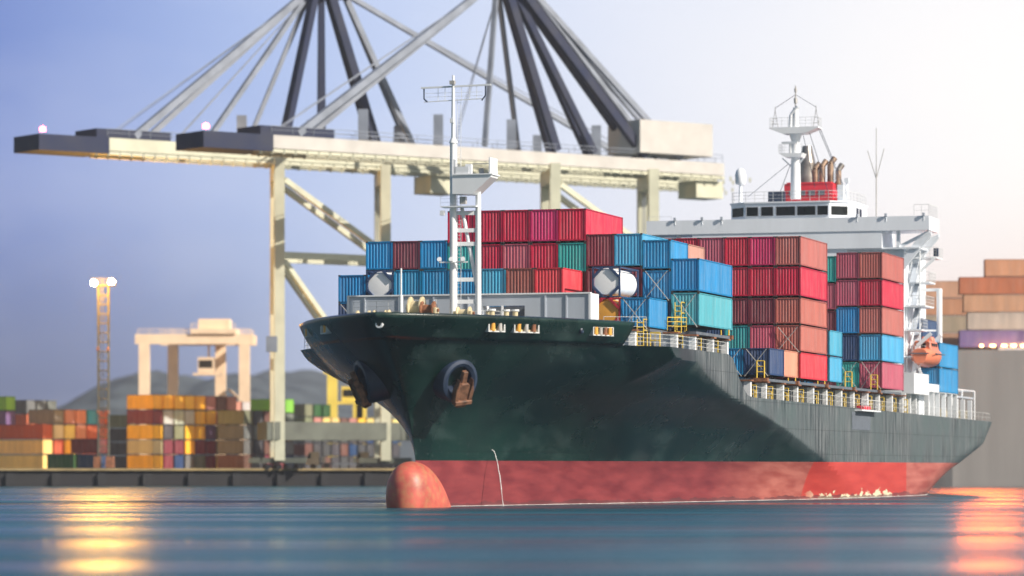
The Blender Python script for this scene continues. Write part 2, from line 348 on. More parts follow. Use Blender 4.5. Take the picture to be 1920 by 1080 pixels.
# ------------------------------------------------------------ containers
SIZES = {}
def cont_meshes(Ln, H):
    key = (Ln, H)
    if key in SIZES: return SIZES[key]
    W_ = 2.438; sh = MB(); fr = MB(); t = .10
    def corr(a, b, z0, z1, nrm, n):
        a, b = Vector(a), Vector(b); nrm = Vector(nrm); pts = []; d = (b - a) / n
        for i in range(n):
            for f, o in ((0, 0), (.36, 0), (.5, 1), (.86, 1)): pts.append(a + d * (i + f) - nrm * (.036 * o))
        pts.append(b); vs = [p + Vector((0, 0, z0)) for p in pts] + [p + Vector((0, 0, z1)) for p in pts]; m = len(pts)
        sh.add(vs, [(i, i + 1, m + i + 1, m + i) for i in range(m - 1)], 'cont')
    hw = W_ / 2
    # local: x = width (0 centre), y = length (0..Ln), z up
    corr((-hw + t, .05, 0), (hw - t, .05, 0), .22, H - .12, (0, -1, 0), 8)
    corr((hw - t, Ln - .05, 0), (-hw + t, Ln - .05, 0), .22, H - .12, (0, 1, 0), 8)
    corr((hw - .03, t, 0), (hw - .03, Ln - t, 0), .20, H - .1, (1, 0, 0), round(Ln / .28))
    corr((-hw + .03, Ln - t, 0), (-hw + .03, t, 0), .20, H - .1, (-1, 0, 0), round(Ln / .28))
    sh.b2(-hw + .05, hw - .05, .05, Ln - .05, H - .07, H - .035, 'cont')
    for x in (-1, 1):
        for y in (0, 1):
            cx = x * (hw - .06); cy = .07 if y == 0 else Ln - .07
            fr.box((cx, cy, H / 2), (.12, .14, H - .24), 'contframe')
            for z in (0, 1): fr.box((x * (hw - .08), .088 if y == 0 else Ln - .088, .06 if z == 0 else H - .06), (.17, .182, .12), 'casting')
        fr.box((x * (hw - .04), Ln / 2, .16), (.075, Ln - .38, .14), 'contframe')
        fr.box((x * (hw - .035), Ln / 2, H - .055), (.065, Ln - .38, .09), 'contframe')
    for y in (.04, Ln - .04):
        fr.box((0, y, .19), (W_ - .36, .07, .13), 'contframe'); fr.box((0, y, H - .06), (W_ - .36, .07, .1), 'contframe')
    fr.b2(-hw + .1, hw - .1, .12, Ln - .12, .14, .20, 'casting')
    for x in (-.35, .35): fr.box((x, .02, .03), (.3, .1, .05), 'casting')
    SIZES[key] = (sh.mesh('panel_shell'), fr.mesh('frame')); return SIZES[key]
def container(loc, rz, Ln, H, c, label, group):
    sh, fr = cont_meshes(Ln, H)
    o = bpy.data.objects.new('shipping_container', None); col.objects.link(o); o.empty_display_size = .5
    o.location = loc; o.rotation_euler.z = rz + random.uniform(-.0015, .0015)
    o['label'] = label; o['category'] = 'container'; o['group'] = group
    j = [max(.003, v * random.uniform(.93, 1.07)) for v in c]
    a = link('panel_shell', sh, o); a.color = (*j, 1); b = link('frame', fr, o); b.color = (*[v * .85 for v in j], 1)
    return o
C = dict(terracotta=(.41, .115, .10), crimson=(.52, .008, .05), magenta=(.56, .02, .13), rose=(.44, .08, .13), maroon=(.20, .03, .05), brownred=(.33, .09, .075), blue=(.004, .235, .50),
         lightblue=(.05, .33, .56), palblue=(.07, .36, .48), navy=(.012, .05, .15), teal=(.015, .33, .31), red=(.68, .03, .05), orange=(.62, .14, .06), yellow=(.92, .52, .03),
         sand=(.80, .64, .22), rust=(.46, .08, .025), grey=(.17, .18, .17), olive=(.22, .24, .14), cream=(.64, .58, .38), white=(.55, .56, .52), darkgrey=(.06, .06, .07),
         darkred=(.14, .015, .015), green=(.02, .10, .02), lime=(.22, .55, .06), purple=(.16, .10, .25), salmon=(.62, .26, .18), pink=(.50, .22, .18), brown=(.16, .07, .05))
CN = dict(palblue='pale blue', lightblue='light blue', brownred='brownish red', darkgrey='dark grey', darkred='dark red')
ORD = ['', 'first', 'second', 'third', 'fourth', 'fifth', 'sixth', 'seventh', 'eighth', 'ninth', 'tenth', 'eleventh', 'twelfth', 'thirteenth']
G = 2.489
def sc(bay, s0, row, z, Ln, H, c, tier, extra=''):
    """row counted from port, 0 = outermost of thirteen"""
    p = 6.5 * G - row * G - G / 2
    sz = 'short' if Ln < 7 else 'long'
    lab = f"{CN.get(c, c)} {sz} container, {bay}, {ORD[row + 1]} row from port, {ORD[tier]} tier"
    container(ship(p, s0, z), -TH, Ln, H, C[c], lab, 'containers on the moving ship')
LL, LS, HH, HS = 12.19, 6.06, 2.86, 2.56
def tank_container(p, s0, z, tankm, framec, label):
    o = bpy.data.objects.new('tank_container', None); col.objects.link(o); o.location = ship(p, s0, z); o.rotation_euler.z = -TH
    o['label'] = label; o['category'] = 'tank container'; o['group'] = 'tank containers on the bow'
    H = 2.58; hw = 1.219; f = MB(); fm = 'contframe'
    for y in (.07, LS - .07):
        for x in (-1, 1):
            f.box((x * (hw - .07), y, H / 2), (.14, .14, H - .02), fm)
            for z0 in (0, 1):
                za, zb = (.10, .90) if z0 == 0 else (H - .10, H - .90)
                f.beam((x * (hw - .10), y - .06, zb), (x * (hw - .90), y - .06, za), .2, .2, fm)
        for z0 in (.07, H - .07): f.box((0, y, z0), (2 * hw - .3, .13, .13), fm)
    for x in (-1, 1):
        for z0 in (.07, H - .07): f.box((x * (hw - .06), LS / 2, z0), (.11, LS - .3, .11), fm)
    fo = link('frame', f.mesh('frame'), o); fo.color = (*framec, 1)
    t = MB(); r = 1.17; t.lathe([(0, .06), (.7, .06), (1.05, .10), (r, .3), (r, LS - .5), (.95, LS - .28), (.5, LS - .17), (0, LS - .16)], tankm, 28, (0, 0, H / 2), 'Y')
    link('tank', t.mesh('tank', smooth=True), o)
    t = MB(); t.tube((0, LS / 2, H / 2 + r - .05), (0, LS / 2, H / 2 + r + .09), .3, 'rod', 12); link('manhole_lid', t.mesh('manhole_lid'), o)
    return o
# bay A (forward long bay), 13 rows
zA = 15.02
A = 'forward long bay'
sc(A, 0, 0, 15.39, LL, HH, 'palblue', 1); sc(A, 0, 0, 18.30, LL, HH, 'blue', 2)
for k, c in ((0, 'navy'), (1, 'blue'), (2, 'blue')): sc(A, 0, 1, zA + 2.6 * k, LS, HS, c, k + 1)
sc('aft half of forward bay', 6.13, 1, zA + 5.2, LS, HS, 'pink', 3); sc('aft half of forward bay', 6.13, 1, zA + 2.6, LS, HS, 'blue', 2); sc('aft half of forward bay', 6.13, 1, zA, LS, HS, 'blue', 1)
for k, c, h in ((0, 'blue', HH), (1, 'maroon', HS), (2, 'lightblue', HH)): sc(A, 0, 2, [15.02, 17.9, 20.5][k], LL, h, c, k + 1)
for k, c, h in ((0, 'blue', HH), (1, 'maroon', HS), (2, 'maroon', HH)): sc(A, 0, 3, [15.02, 17.9, 20.5][k], LL, h, c, k + 1)
top = {4: 'crimson', 5: 'magenta', 6: 'crimson', 7: 'crimson', 8: 'crimson'}; mid = {4: 'teal', 5: 'crimson', 6: 'rose', 7: 'crimson', 8: 'teal'}
for r in range(4, 9):
    sc(A, 0, r, 15.02, LL, HS - .12 if 0 else HS, 'maroon', 1)
    sc(A, 0, r, 17.62, LS if 0 else LL, 2.4 if 0 else HS, ['darkred', 'maroon', 'blue', 'rose', 'blue'][r - 4], 2)
    sc(A, 0, r, 20.10, LL, HS - .1 if 0 else HS, mid[r], 3); sc(A, 0, r, 22.72, LL, HH, top[r], 4)
for r, c3, c2 in ((9, 'blue', 'blue'), (10, 'maroon', 'blue'), (11, 'blue', 'navy')):
    sc(A, 0, r, 15.02, LL, HS, 'navy', 1); sc(A, 0, r, 17.62, LL, HH, c2, 2); sc(A, 0, r, 20.52, LL, HS, c3, 3)
sc(A, 0, 12, 15.02, LL, HS, 'navy', 1); sc(A, 0, 12, 17.62, LL, HS, 'navy', 2)
# bay N: short bay in front
Nb = 'foremost short bay'; sN = -7.17; zN = 15.0
for r, lo, hi in ((1, 'blue', None), (3, 'blue', None), (4, 'maroon', 'red'), (5, 'navy', 'brownred'), (6, 'blue', 'lightblue'), (7, 'navy', 'blue'), (8, 'blue', 'blue'), (9, 'navy', 'blue'), (11, 'navy', 'blue')):
    z0 = 17.6 if r != 11 else 17.25
    sc(Nb, sN, r, zN, LS, HS, lo, 1)
    if hi: sc(Nb, sN, r, z0, LS, HS, hi, 2)
sc(Nb, sN, 10, zN, LS, HS, 'navy', 1)
pr = lambda r: 6.5 * G - r * G - G / 2
tank_container(pr(2), sN, zN, 'tanko', (.40, .02, .04), 'orange tank in a red frame, below the white tank near the port bow')
tank_container(pr(2), sN, zN + 2.6, 'tank', (.03, .06, .14), 'white tank in a navy frame resting on the orange tank')
tank_container(pr(10), sN, zN + 2.6, 'tank', (.03, .06, .14), 'white tank in a navy frame near the starboard bow, left of the foremast')
# A2, B bays
sc('second long bay', 13.4, 12, 17.7, LL, HS, 'navy', 2); sc('second long bay', 13.4, 12, 15.02, LL, HS, 'navy', 1)
zB = 11.84
for r in range(0, 4):
    sc('fourth bay low stack', 26.9, r, zB, LS, HS, ['navy', 'blue', 'blue', 'navy'][r], 1)
sc('aft half of fourth bay', 33.0, 0, zB, LS, HS, 'salmon', 1); sc('aft half of fourth bay', 33.0, 1, zB, LS, HS, 'maroon', 1)
# C bay
Cb = 'midship tall bay'; zc = [11.84, 14.44, 17.05, 19.70, 22.61]; hc = [HS, HS, HS + .04 - .04, HH, HH]
cols = {0: ['red', 'terracotta', 'terracotta', 'crimson', 'terracotta'], 1: ['maroon', 'rose', 'maroon', 'crimson', 'magenta'], 2: ['blue', 'teal', 'maroon', 'crimson', 'crimson'], 3: ['blue', 'navy', 'maroon', 'crimson', 'rose'],
        4: ['blue', 'navy', 'maroon', 'rose', 'crimson'], 5: ['blue', 'navy', 'maroon', 'rose', 'rose']}
sidefix = {(0, 1): 'brownred', (0, 4): 'brownred'}
for r in range(0, 6):
    for k in range(5):
        if r >= 4 and k < 3: continue
        sc(Cb, 40.2, r, zc[k], LL, hc[k], cols[r][k], k + 1)
# D bay: short blue pair, teal inside
for k in range(2): sc('short bay behind tall bay', 53.6, 0, 11.84 + k * 2.6, LS, HS, 'lightblue', k + 1)
# E bay
Eb = 'aftmost tall bay'; ze = [11.73 + 2.905 * k for k in range(5)]
cols = {0: ['rose', 'lightblue', 'terracotta', 'crimson', 'terracotta'], 1: ['teal', 'navy', 'blue', 'rose', 'rose'], 2: ['maroon', 'rose', 'maroon', 'rose', 'teal'], 3: ['blue', 'navy', 'maroon', 'teal', 'blue']}
for r in range(4):
    for k in range(5): sc(Eb, 80.5, r, ze[k] - (.35 if (r >= 2) else 0), LL, HH, cols[r][k], k + 1)
# stern stack behind the lifeboat
for r, k in ((0, 1), (0, 2), (1, 1), (1, 2), (1, 3), (2, 3)):
    sc('stern stack behind lifeboat', 114.6, r, 12.0 + 2.9 * (k - 1), LL, HH, 'navy' if r else 'blue', k)

# ------------------------------------------------------------ the ship
def interp(x, xs, ys):
    if x <= xs[0]: return ys[0]
    for i in range(len(xs) - 1):
        if x <= xs[i + 1]:
            t = (x - xs[i]) / (xs[i + 1] - xs[i]); return ys[i] + t * (ys[i + 1] - ys[i])
    return ys[-1]
def sm(x, xs, ys):   # smoothed interpolation
    d = 1.1; return sum(interp(x + k * d / 2, xs, ys) for k in (-2, -1, 0, 1, 2)) / 5
def stem(z): return sm(z, [-8, 0, 4, 5.5, 7, 9, 11, 13, 15.5, 17], [-25, -27.5, -27.5, -28, -28.8, -30.3, -32.3, -34.6, -37.6, -39.5])
def full(z): return sm(z, [-8, 0.6, 4, 6, 7.9, 8.5, 9.6, 10.6, 12.5, 13.3, 15.5], [95, 70, 52, 40, 28, 21, 12, 5, -1, -3, -6])
BM = 16.15
def send(z): return interp(z, [-3, .3, 3, 6.3, 20], [136, 150, 154, 156.2, 156.4])
def half(s, z):
    a = stem(z); t = (s - a) / (full(z) - a); t = min(1, max(0, t))
    n = sm(z, [0, 4, 8, 12, 15.5], [1.6, 1.15, 1.08, 1.4, 1.6]); m = sm(z, [0, 4, 8, 12, 15.5], [1.1, .92, .72, .74, .78])
    b = BM * (1 - (1 - t) ** n) ** m
    # shoulder where the flare folds into the side, port and starboard
    if 10.3 < z <= 13.36:
        k = (z - 10.3) / 3.05; s1 = -8.6 - 6 * k; s2 = -8.6 + .7 * k; s3 = -8.6 + 4.9 * k
        tri = (s - s1) / (s2 - s1) if s < s2 else 1 - .35 * (s - s2) / max(.3, s3 - s2) if s < s3 else .65 - (s - s3) / 7
        b += 1.9 * k * max(0, tri)
    b = min(b, BM)
    e = send(z); r0 = interp(z, [-3, .3, 3, 6, 9], [76, 94, 108, 136, 148]); bt = interp(z, [-1, .3, 2, 4, 6.5, 9.3], [.3, 1.2, 4.5, 9.5, 14, 15.3])
    if s > r0:
        k = min(1, (s - r0) / (e - r0)); b = min(b, bt + (BM - bt) * (1 - k ** 2.2))
    return b
def deck_edge(s): return interp(s, [-40, 10.5, 12.5, 15, 18.0, 20, 110, 156], [13.35, 13.35, 13.0, 11.2, 9.9, 9.75, 9.3, 9.1])
root = bpy.data.objects.new('container_ship', None); col.objects.link(root); root.location = (X0, Y0, 0); root.rotation_euler.z = -TH
root['label'] = 'large container ship with dark green hull and red bottom, bow towards the viewer'; root['category'] = 'ship'
def shell(name, zlo, zhi, send_f, matn, rows, cols_, wear_and_light=True, start=None, parent=root, thick=0):
    """both sides lofted; zlo/zhi functions of s"""
    vs = []; fs = []; wr = []
    us = [((i / cols_) ** 1.7) for i in range(cols_ + 1)]
    for sd in (1, -1):
        o = len(vs)
        for j in range(rows + 1):
            v = j / rows
            for u in us:
                s = -20
                for _ in range(8):
                    z = zlo(s) + v * (zhi(s) - zlo(s)); a = stem(z) if start is None else start; s = a + u * (send_f(z) - a)
                b = half(s, z)
                vs.append((sd * b, s, z)); wr.append(min(1, max(0, .5 + (s - full(z)) / 22 + (.25 if s > 60 else 0))))  # green to grey along the flat-side edge: painted light plus some wear
        n = cols_ + 1
        for j in range(rows):
            for i in range(cols_):
                a = o + j * n + i; q = (a, a + 1, a + n + 1, a + n); fs.append(q if sd > 0 else q[::-1])
    me = bpy.data.meshes.new(name); me.from_pydata(vs, [], fs); me.materials.append(M[matn])
    if wear_and_light:
        at = me.attributes.new('wear_and_light', 'FLOAT', 'POINT'); at.data.foreach_set('value', wr)
    bm = bmesh.new(); bm.from_mesh(me); bmesh.ops.remove_doubles(bm, verts=bm.verts, dist=.003); bm.to_mesh(me); bm.free()
    me.polygons.foreach_set('use_smooth', [True] * len(me.polygons)); me.set_sharp_from_angle(angle=R(9)); me.update()
    return link(name, me, parent)
ZP = 3.98
shell('boot_topping', lambda s: -2, lambda s: ZP, send, 'boot', 14, 150)
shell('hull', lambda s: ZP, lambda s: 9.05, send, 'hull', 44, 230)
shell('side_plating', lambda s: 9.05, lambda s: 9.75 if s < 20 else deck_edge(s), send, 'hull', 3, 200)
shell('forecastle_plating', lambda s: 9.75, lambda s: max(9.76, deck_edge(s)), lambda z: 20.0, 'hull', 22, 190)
def sb(z): return -14.6
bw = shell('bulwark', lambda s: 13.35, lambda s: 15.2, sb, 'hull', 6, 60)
md = bw.modifiers.new('thick', 'SOLIDIFY'); md.thickness = .25; md.offset = 0
# transom, decks
mb = MB(); zs = [-1.5, .3, 2, 4, 5.5, 6.5, 8, 9.1]
vs = [(half(send(z), z), send(z), z) for z in zs] + [(-half(send(z), z), send(z), z) for z in zs]; n = len(zs)
mb.add(vs, [(i, i + 1, n + i + 1, n + i) for i in range(n - 1)], 'hull'); mb.build('transom', root)
def deck(name, z, s0, s1, m, n=50, inset=.05):
    ss = [s0 + (s1 - s0) * (i / n) ** 1.3 for i in range(n + 1)]
    vs = [(max(.02, half(s, z) - inset), s, z) for s in ss] + [(-max(.02, half(s, z) - inset), s, z) for s in ss]
    mb = MB(); mb.add(vs, [(i, i + 1, n + 1 + i + 1, n + 1 + i) for i in range(n)], m); mb.build(name, root)
deck('forecastle_deck', 13.30, -34.4, 12.3, 'deck'); deck('main_deck', 9.0, 12.3, 155.8, 'deck')
mb = MB(); mb.b2(-15.0, 15.0, 12.2, 12.3, 9.0, 13.25, 'grey'); mb.build('forecastle_bulkhead', root)
# bulbous bow
secs = [(-31.1, .15, .6, 1.6), (-30.9, .9, -.4, 2.7), (-30.3, 1.55, -1.2, 3.5), (-29.2, 1.95, -1.8, 3.95), (-28, 2.15, -2, 3.95), (-26.8, 2.25, -2.2, 3.45), (-25.6, 2.25, -2.3, 2.5), (-24.4, 2.15, -2.4, 1.2), (-23.2, 1.9, -2.6, 0.1), (-21.5, 1.4, -2.8, -.9)]
vs = []; K = 28
for s, hw, zb, zt in secs:
    for i in range(K):
        t = 2 * math.pi * i / K; cx, cz = math.cos(t), math.sin(t)
        vs.append((hw * (abs(cx) ** .9) * (1 if cx > 0 else -1), s, (zb + zt) / 2 + (zt - zb) / 2 * (abs(cz) ** .95) * (1 if cz > 0 else -1)))
fs = [(k * K + i, k * K + (i + 1) % K, (k + 1) * K + (i + 1) % K, (k + 1) * K + i) for k in range(len(secs) - 1) for i in range(K)] + [tuple(range(K))]
mb = MB(); mb.add(vs, fs, 'bulb'); o = mb.build('bulbous_bow', root, smooth=True)
md = o.modifiers.new('s', 'SUBSURF'); md.levels = 1; md.render_levels = 2
# anchor bolsters and anchors
for sd in (1, -1):
    ctr = Vector((sd * 3.75, -28.5, 10.25)); ax = Vector((sd * .78, -.58, -.24)).normalized()
    q = ax.to_track_quat('Z', 'Y').to_matrix(); mb = MB(); K = 28
    prof = [(1.75, -2.6), (1.72, .15), (1.62, .42), (1.38, .5), (1.12, .35), (1.05, 0), (1.0, -.9), (0, -.95)]
    vs = []
    for r_, z_ in prof:
        for i in range(K):
            t = 2 * math.pi * i / K; vs.append(ctr + q @ Vector((r_ * math.cos(t), r_ * 1.05 * math.sin(t), z_)))
    mb.add(vs, [(k * K + i, k * K + (i + 1) % K, (k + 1) * K + (i + 1) % K, (k + 1) * K + i) for k in range(len(prof) - 1) for i in range(K)], 'navy')
    bo = mb.build('anchor_bolster', root, smooth=True)
    mb = MB(); dn = Vector((-sd * .30, .38, -.86)).normalized(); n0 = ax; sx = n0.cross(dn).normalized(); n0 = dn.cross(sx).normalized()
    if n0.dot(ax) < 0: n0 = -n0
    Rm = Matrix((sx, n0, dn)).transposed(); a0 = ctr + ax * .75 + Vector((0, 0, -.1))
    def poly(pts, lo, hi, at_=a0):
        vs = [at_ + sx * a + dn * b + n0 * k for k in (lo, hi) for a, b in pts]; n = len(pts)
        mb.add(vs, [tuple(range(n))[::-1], tuple(range(n, 2 * n))] + [(i, (i + 1) % n, n + (i + 1) % n, n + i) for i in range(n)], 'anchor')
    poly([(-.55, .1), (-.3, -.15), (.3, -.15), (.55, .1), (.62, 1.5), (.40, 1.95), (-.40, 1.95), (-.62, 1.5)], -.25, .38)     # crown block
    poly([(-.22, -1.1), (.22, -1.1), (.26, .2), (-.26, .2)], -.2, .18)                                                      # shank
    for k in (-1, 1):
        poly([(k * .42, 1.3), (k * .80, 1.5), (k * .86, .5), (k * .62, -.55), (k * .48, .4)], -.05, .5)                       # flukes folded back along the shank
    poly([(-.8, 1.25), (.8, 1.25), (.8, 1.62), (-.8, 1.62)], .1, .62)
    mb.build('anchor', root, bevel=.05)
# fairleads (roller chocks) in the bulwark
def chock(s, z, sd, ln, rollers):
    b0, b1 = half(s - .5, z), half(s + .5, z); ang = math.atan2(b1 - b0, 1.0); n = Vector((sd * math.cos(ang), -math.sin(ang), 0)); tg = Vector((sd * math.sin(ang), math.cos(ang), 0)); c = Vector((sd * half(s, z), s, z)) + n * .1
    Rm = Matrix((tg, n, Vector((0, 0, 1)))).transposed(); mb = MB()
    for zz in (-.33, .33): mb.box(c + Vector((0, 0, zz)), (ln, .42, .09), 'rail', Rm)
    for k in (-1, 1): mb.box(c + tg * k * (ln / 2 - .07), (.1, .42, .66), 'rail', Rm)
    mb.box(c - n * .1, (ln - .2, .12, .6), 'cream', Rm)
    for k in range(rollers):
        cc = c + tg * ((k + .5) / rollers - .5) * (ln - .3) + n * .12; mb.tube(cc - Vector((0, 0, .3)), cc + Vector((0, 0, .3)), .19, ('tanko', 'rod', 'rusty')[k % 3], 10)
    mb.build('roller_fairlead', root)
for s, sd, ln, r in ((-28.9, 1, 1.7, 2), (-26.3, 1, 2.7, 3), (-18.3, 1, 2.7, 4), (-28.9, -1, 1.9, 2), (-22.0, -1, 1.9, 2)): chock(s, 14.35, sd, ln, r)
mb = MB(); mb.lathe([(.18, -.15), (.30, -.15), (.34, .0), (.30, .12), (.18, .12), (.16, -.05)], 'white', 16, (0, stem(14.4) - .05, 14.4), 'Y'); mb.build('centre_fairlead', root, smooth=True)
mb = MB()
c = Vector((half(-20.6, 14.35), -20.6, 14.35)); mb.lathe([(.05, -.1), (.26, -.1), (.3, .05), (.22, .16), (.05, .1)], 'navy', 14, c + Vector((.06, -.05, 0)), 'X'); mb.build('mooring_pipe', root, smooth=True)
# breakwater with recessed opening
mb = MB(); zt = 17.6; s0 = -13.9
mb.b2(-10.5, 1.3, s0, s0 + .3, 13.3, zt, 'grey'); mb.b2(4.9, 10.5, s0, s0 + .3, 13.3, zt, 'grey'); mb.b2(1.3, 4.9, s0, s0 + .3, 16.7, zt, 'grey'); mb.b2(1.3, 4.9, s0 + 1.4, s0 + 1.6, 13.3, 16.7, 'dgrey')  # dark back wall stands in for the shade inside the opening
for x in (1.2, 4.8): mb.b2(x, x + .2, s0 + .3, s0 + 1.4, 13.3, 16.8, 'white')
mb.b2(2.9, 3.05, s0 - .08, s0 + .1, 13.3, 16.7, 'white')
for x in (-10.5, 10.35): mb.b2(x, x + .18, s0 - .1, s0 + 2.4, 13.3, zt + .05, 'white')
for x in [-9, -6, -3, 0, 6.6, 8.4]: mb.b2(x, x + .12, s0 - .10, s0, 13.3, zt - .1, 'grey')
mb.b2(-10.5, 10.5, s0 - .12, s0 + .38, zt, zt + .12, 'white'); mb.build('breakwater', root)
# foredeck rails, bitts, windlass
mb = MB(); mb.rail([(-9.6, -14.9, 15.4), (-7.2, -16.0, 15.4), (-1.2, -18.6, 15.4)], 'white', 1.7, .035, 1.2, 4)
mb.build('foredeck_railing', root)
mb = MB(); mb.rail([(1.9, -16.5, 15.3), (3.2, -15.2, 15.3)], 'white', .9, .03, .8); mb.build('foredeck_railing', root)
mb = MB(); mb.b2(-9.9, -1.0, -19, -14.9, 15.2, 15.36, 'deck'); mb.b2(-9.7, -9.5, -15, -14.8, 13.3, 15.2, 'grey'); mb.b2(-1.3, -1.1, -18.6, -18.4, 13.3, 15.2, 'grey'); mb.build('mooring_platform', root)
for i, (x, y, r) in enumerate([(-8.2, -16.4, .5), (-6.6, -16.8, .5), (-5.2, -17.2, .5), (1.6, -20, .55), (-3.1, -17.9, .95), (-2.0, -18.2, .75)]):
    mb = MB(); z0 = 15.36 + (0.1 if i > 3 else 0); z0 = 15.3 if i == 3 else z0
    mb.lathe([(.1, -.55), (r, -.55), (r, -.45), (r * .62, -.4), (r * .62, .4), (r, .45), (r, .55), (.1, .55)], 'cream' if i < 5 else 'rusty', 16, (x, y, z0 + r), 'X')
    mb.b2(x - .75, x - .6, y - .5, y + .5, z0, z0 + r * 1.3, 'cream'); mb.b2(x + .6, x + .75, y - .5, y + .5, z0, z0 + r * 1.3, 'cream')
    mb.tube((x - .9, y, z0 + r), (x + .9, y, z0 + r), .14, 'rusty', 8); mb.build('mooring_winch', root, smooth=True)
for x, y in ((2.2, -15.2), (3.6, -14.8), (2.8, -16.2), (4.3, -14.6)):
    mb = MB(); mb.tube((x, y, 13.3), (x, y, 16.2), .22, 'cream', 12); mb.tube((x, y, 16.2), (x, y, 16.35), .32, 'white', 12); mb.build('deck_ventilator', root)
mb = MB(); mb.tube((-3.9, -19.5, 13.3), (-3.9, -19.5, 17.4), .16, 'white', 10); mb.tube((-3.9, -19.5, 17.4), (-3.9, -19.5, 19.6), .07, 'white', 8); mb.build('vent_post', root)
# foremast
fm = bpy.data.objects.new('foremast', None); col.objects.link(fm); fm.parent = root; fm.location = (0, -17.8, 0)
mb = MB(); mb.tube((0, 0, 13.3), (0, 0, 29.8), .30, 'white', 16, .27); mb.tube((0, 0, 29.8), (0, 0, 30.2), .36, 'white', 16, .2); mb.tube((0, 0, 30.2), (0, 0, 34.4), .17, 'white', 12, .13)
mb.tube((0, 0, 34.4), (0, 0, 35.3), .1, 'white', 8); mb.box((0, -.2, 34.7), (.4, .4, .3), 'rod'); mb.box((0, -.3, 31.6), (.3, .3, .35), 'white'); mb.build('mast_pole', fm, smooth=True)
mb = MB(); mb.tube((2.0, .4, 13.3), (2.0, .4, 26.4), .26, 'white', 12, .22); mb.tube((-.55, 1.5, 13.3), (-.45, .9, 24.5), .16, 'white', 10); mb.tube((1.9, .5, 18), (.6, .4, 24.6), .16, 'white', 10)
mb.tube((1.3, 1.5, 13.3), (1.9, .5, 18), .16, 'white', 10)
for z in (16.9, 18.7, 21.6, 22.7, 24.1): mb.beam((0, .1, z), (2.0, .4, z), .2, .32, 'white')
mb.beam((-.5, 1.2, 19.0), (0, .1, 19.0), .15, .2, 'white'); mb.beam((-.5, 1.0, 22.0), (0, .1, 22.0), .15, .2, 'white')
mb.build('mast_legs', fm, smooth=True)
mb = MB(); mb.prism([(.2, 25.6), (1.9, 25.55), (3.45, 26.9), (3.5, 27.1), (.2, 27.1)], -.9, 1.1, 1, 'white'); mb.b2(.2, 3.6, -1.0, 1.2, 27.1, 27.2, 'white'); mb.b2(3.3, 3.42, -.9, 1.1, 27.2, 28.5, 'white')
mb.b2(.3, .5, -.9, -.8, 27.2, 28.4, 'white'); mb.b2(.3, 1.6, -.9, -.8, 27.2, 27.8, 'white'); mb.b2(1.9, 3.3, -.9, -.8, 27.95, 28.03, 'rod'); mb.b2(.9, 1.4, .4, .8, 27.2, 28.1, 'white'); mb.b2(2.2, 2.5, 0, .3, 27.2, 27.7, 'rod'); mb.build('mast_platform', fm)
mb = MB(); mb.beam((-2.75, 0, 34.35), (3.2, 0, 34.45), .14, .14, 'white'); mb.beam((-2.5, 0, 33.2), (2.6, 0, 33.35), .07, .07, 'white')
for x, zt_, zb_ in ((-2.5, 34.35, 33.45), (2.75, 34.4, 33.6)): mb.tube((x, 0, zt_), (x, 0, zb_), .06, 'navy', 6); mb.tube((x, 0, zb_), (x * .88, 0, 33.2), .06, 'navy', 6)
for x in (-1.3, -.7, .7, 1.4, 2.0): mb.tube((x, 0, 33.25), (x, 0, 34.4), .025, 'white', 4)
for z in (33.6, 33.9): mb.tube((-2.4, 0, z), (2.5, 0, z), .02, 'white', 4)
mb.build('yard_arm', fm)
mb = MB()
for x in (.32, .62): mb.tube((x, .1, 15.3), (x, .1, 33.4), .022, 'white', 4)
for i in range(60): mb.tube((.32, .1, 15.4 + i * .3), (.62, .1, 15.4 + i * .3), .018, 'white', 4)
mb.build('mast_ladder', fm)
mb = MB(); mb.b2(-.9, 2.1, -.6, .6, 24.55, 24.65, 'white'); mb.rail([(-.9, -.6, 24.65), (.9, -.6, 24.65)], 'white', .9, .025, .8); mb.box((.95, -.3, 25.1), (.5, .4, .6), 'rod')
mb.box((-.8, -.4, 24.1), (.35, .3, .4), 'white'); mb.build('lamp_bracket', fm)
mb = MB(); mb.b2(-1.1, 1.3, -.35, -.25, 20.05, 20.15, 'white')
for x in (-1.0, 0, 1.0): mb.tube((x, -.6, 20.35), (x, -.35, 20.25), .2, 'white', 10, .12)
mb.build('lamp_bracket', fm)
# cargo deck side passage: pillars, coaming, hatch slabs, gates, rails
mb = MB(); mb.b2(-13.2, 13.2, 20, 94, 9.0, 11.2, 'dgrey'); mb.build('hatch_coaming', root)
mb = MB(); mb.b2(-13.6, 13.6, -6.9, 12.0, 13.3, 14.7, 'dgrey'); mb.build('forward_hatch_coaming', root)
for s0, z, w_ in [(-7.1, 14.72, 13.7), (0, 14.72, 15.9), (13.4, 14.72, 12.5)] + [(26.8 + 13.4 * k, 11.35, 15.9) for k in range(5)]:
    mb = MB(); ln = 6.1 if s0 < -1 else 12.2
    mb.b2(-w_, w_, s0 + .05, s0 + ln, z, z + .24, 'dgrey'); mb.build('hatch_cover', root)
def pillar(s, z0, z1, w_=.5, p=15.6):
    mb = MB(); mb.b2(p - w_ / 2, p + w_ / 2, s, s + .5, z0, z1, 'white'); mb.b2(p - w_ / 2 - .65, p - w_ / 2, s + .1, s + .4, z0, z1, 'grey')
    mb.b2(p - .9, p + .45, s - .15, s + .7, z1, z1 + .14, 'rusty'); mb.build('deck_pillar', root)
for s in (-13.0, -6.6, -.3, 6.0, 11.4): pillar(s, 13.3, 14.55, .55, min(15.6, half(s, 13.3) - .5))
k = 0; s = 20.2
while s < 98: pillar(s, 9.0, 11.2, .62 if k % 2 == 0 else .4); s += 6.7; k += 1
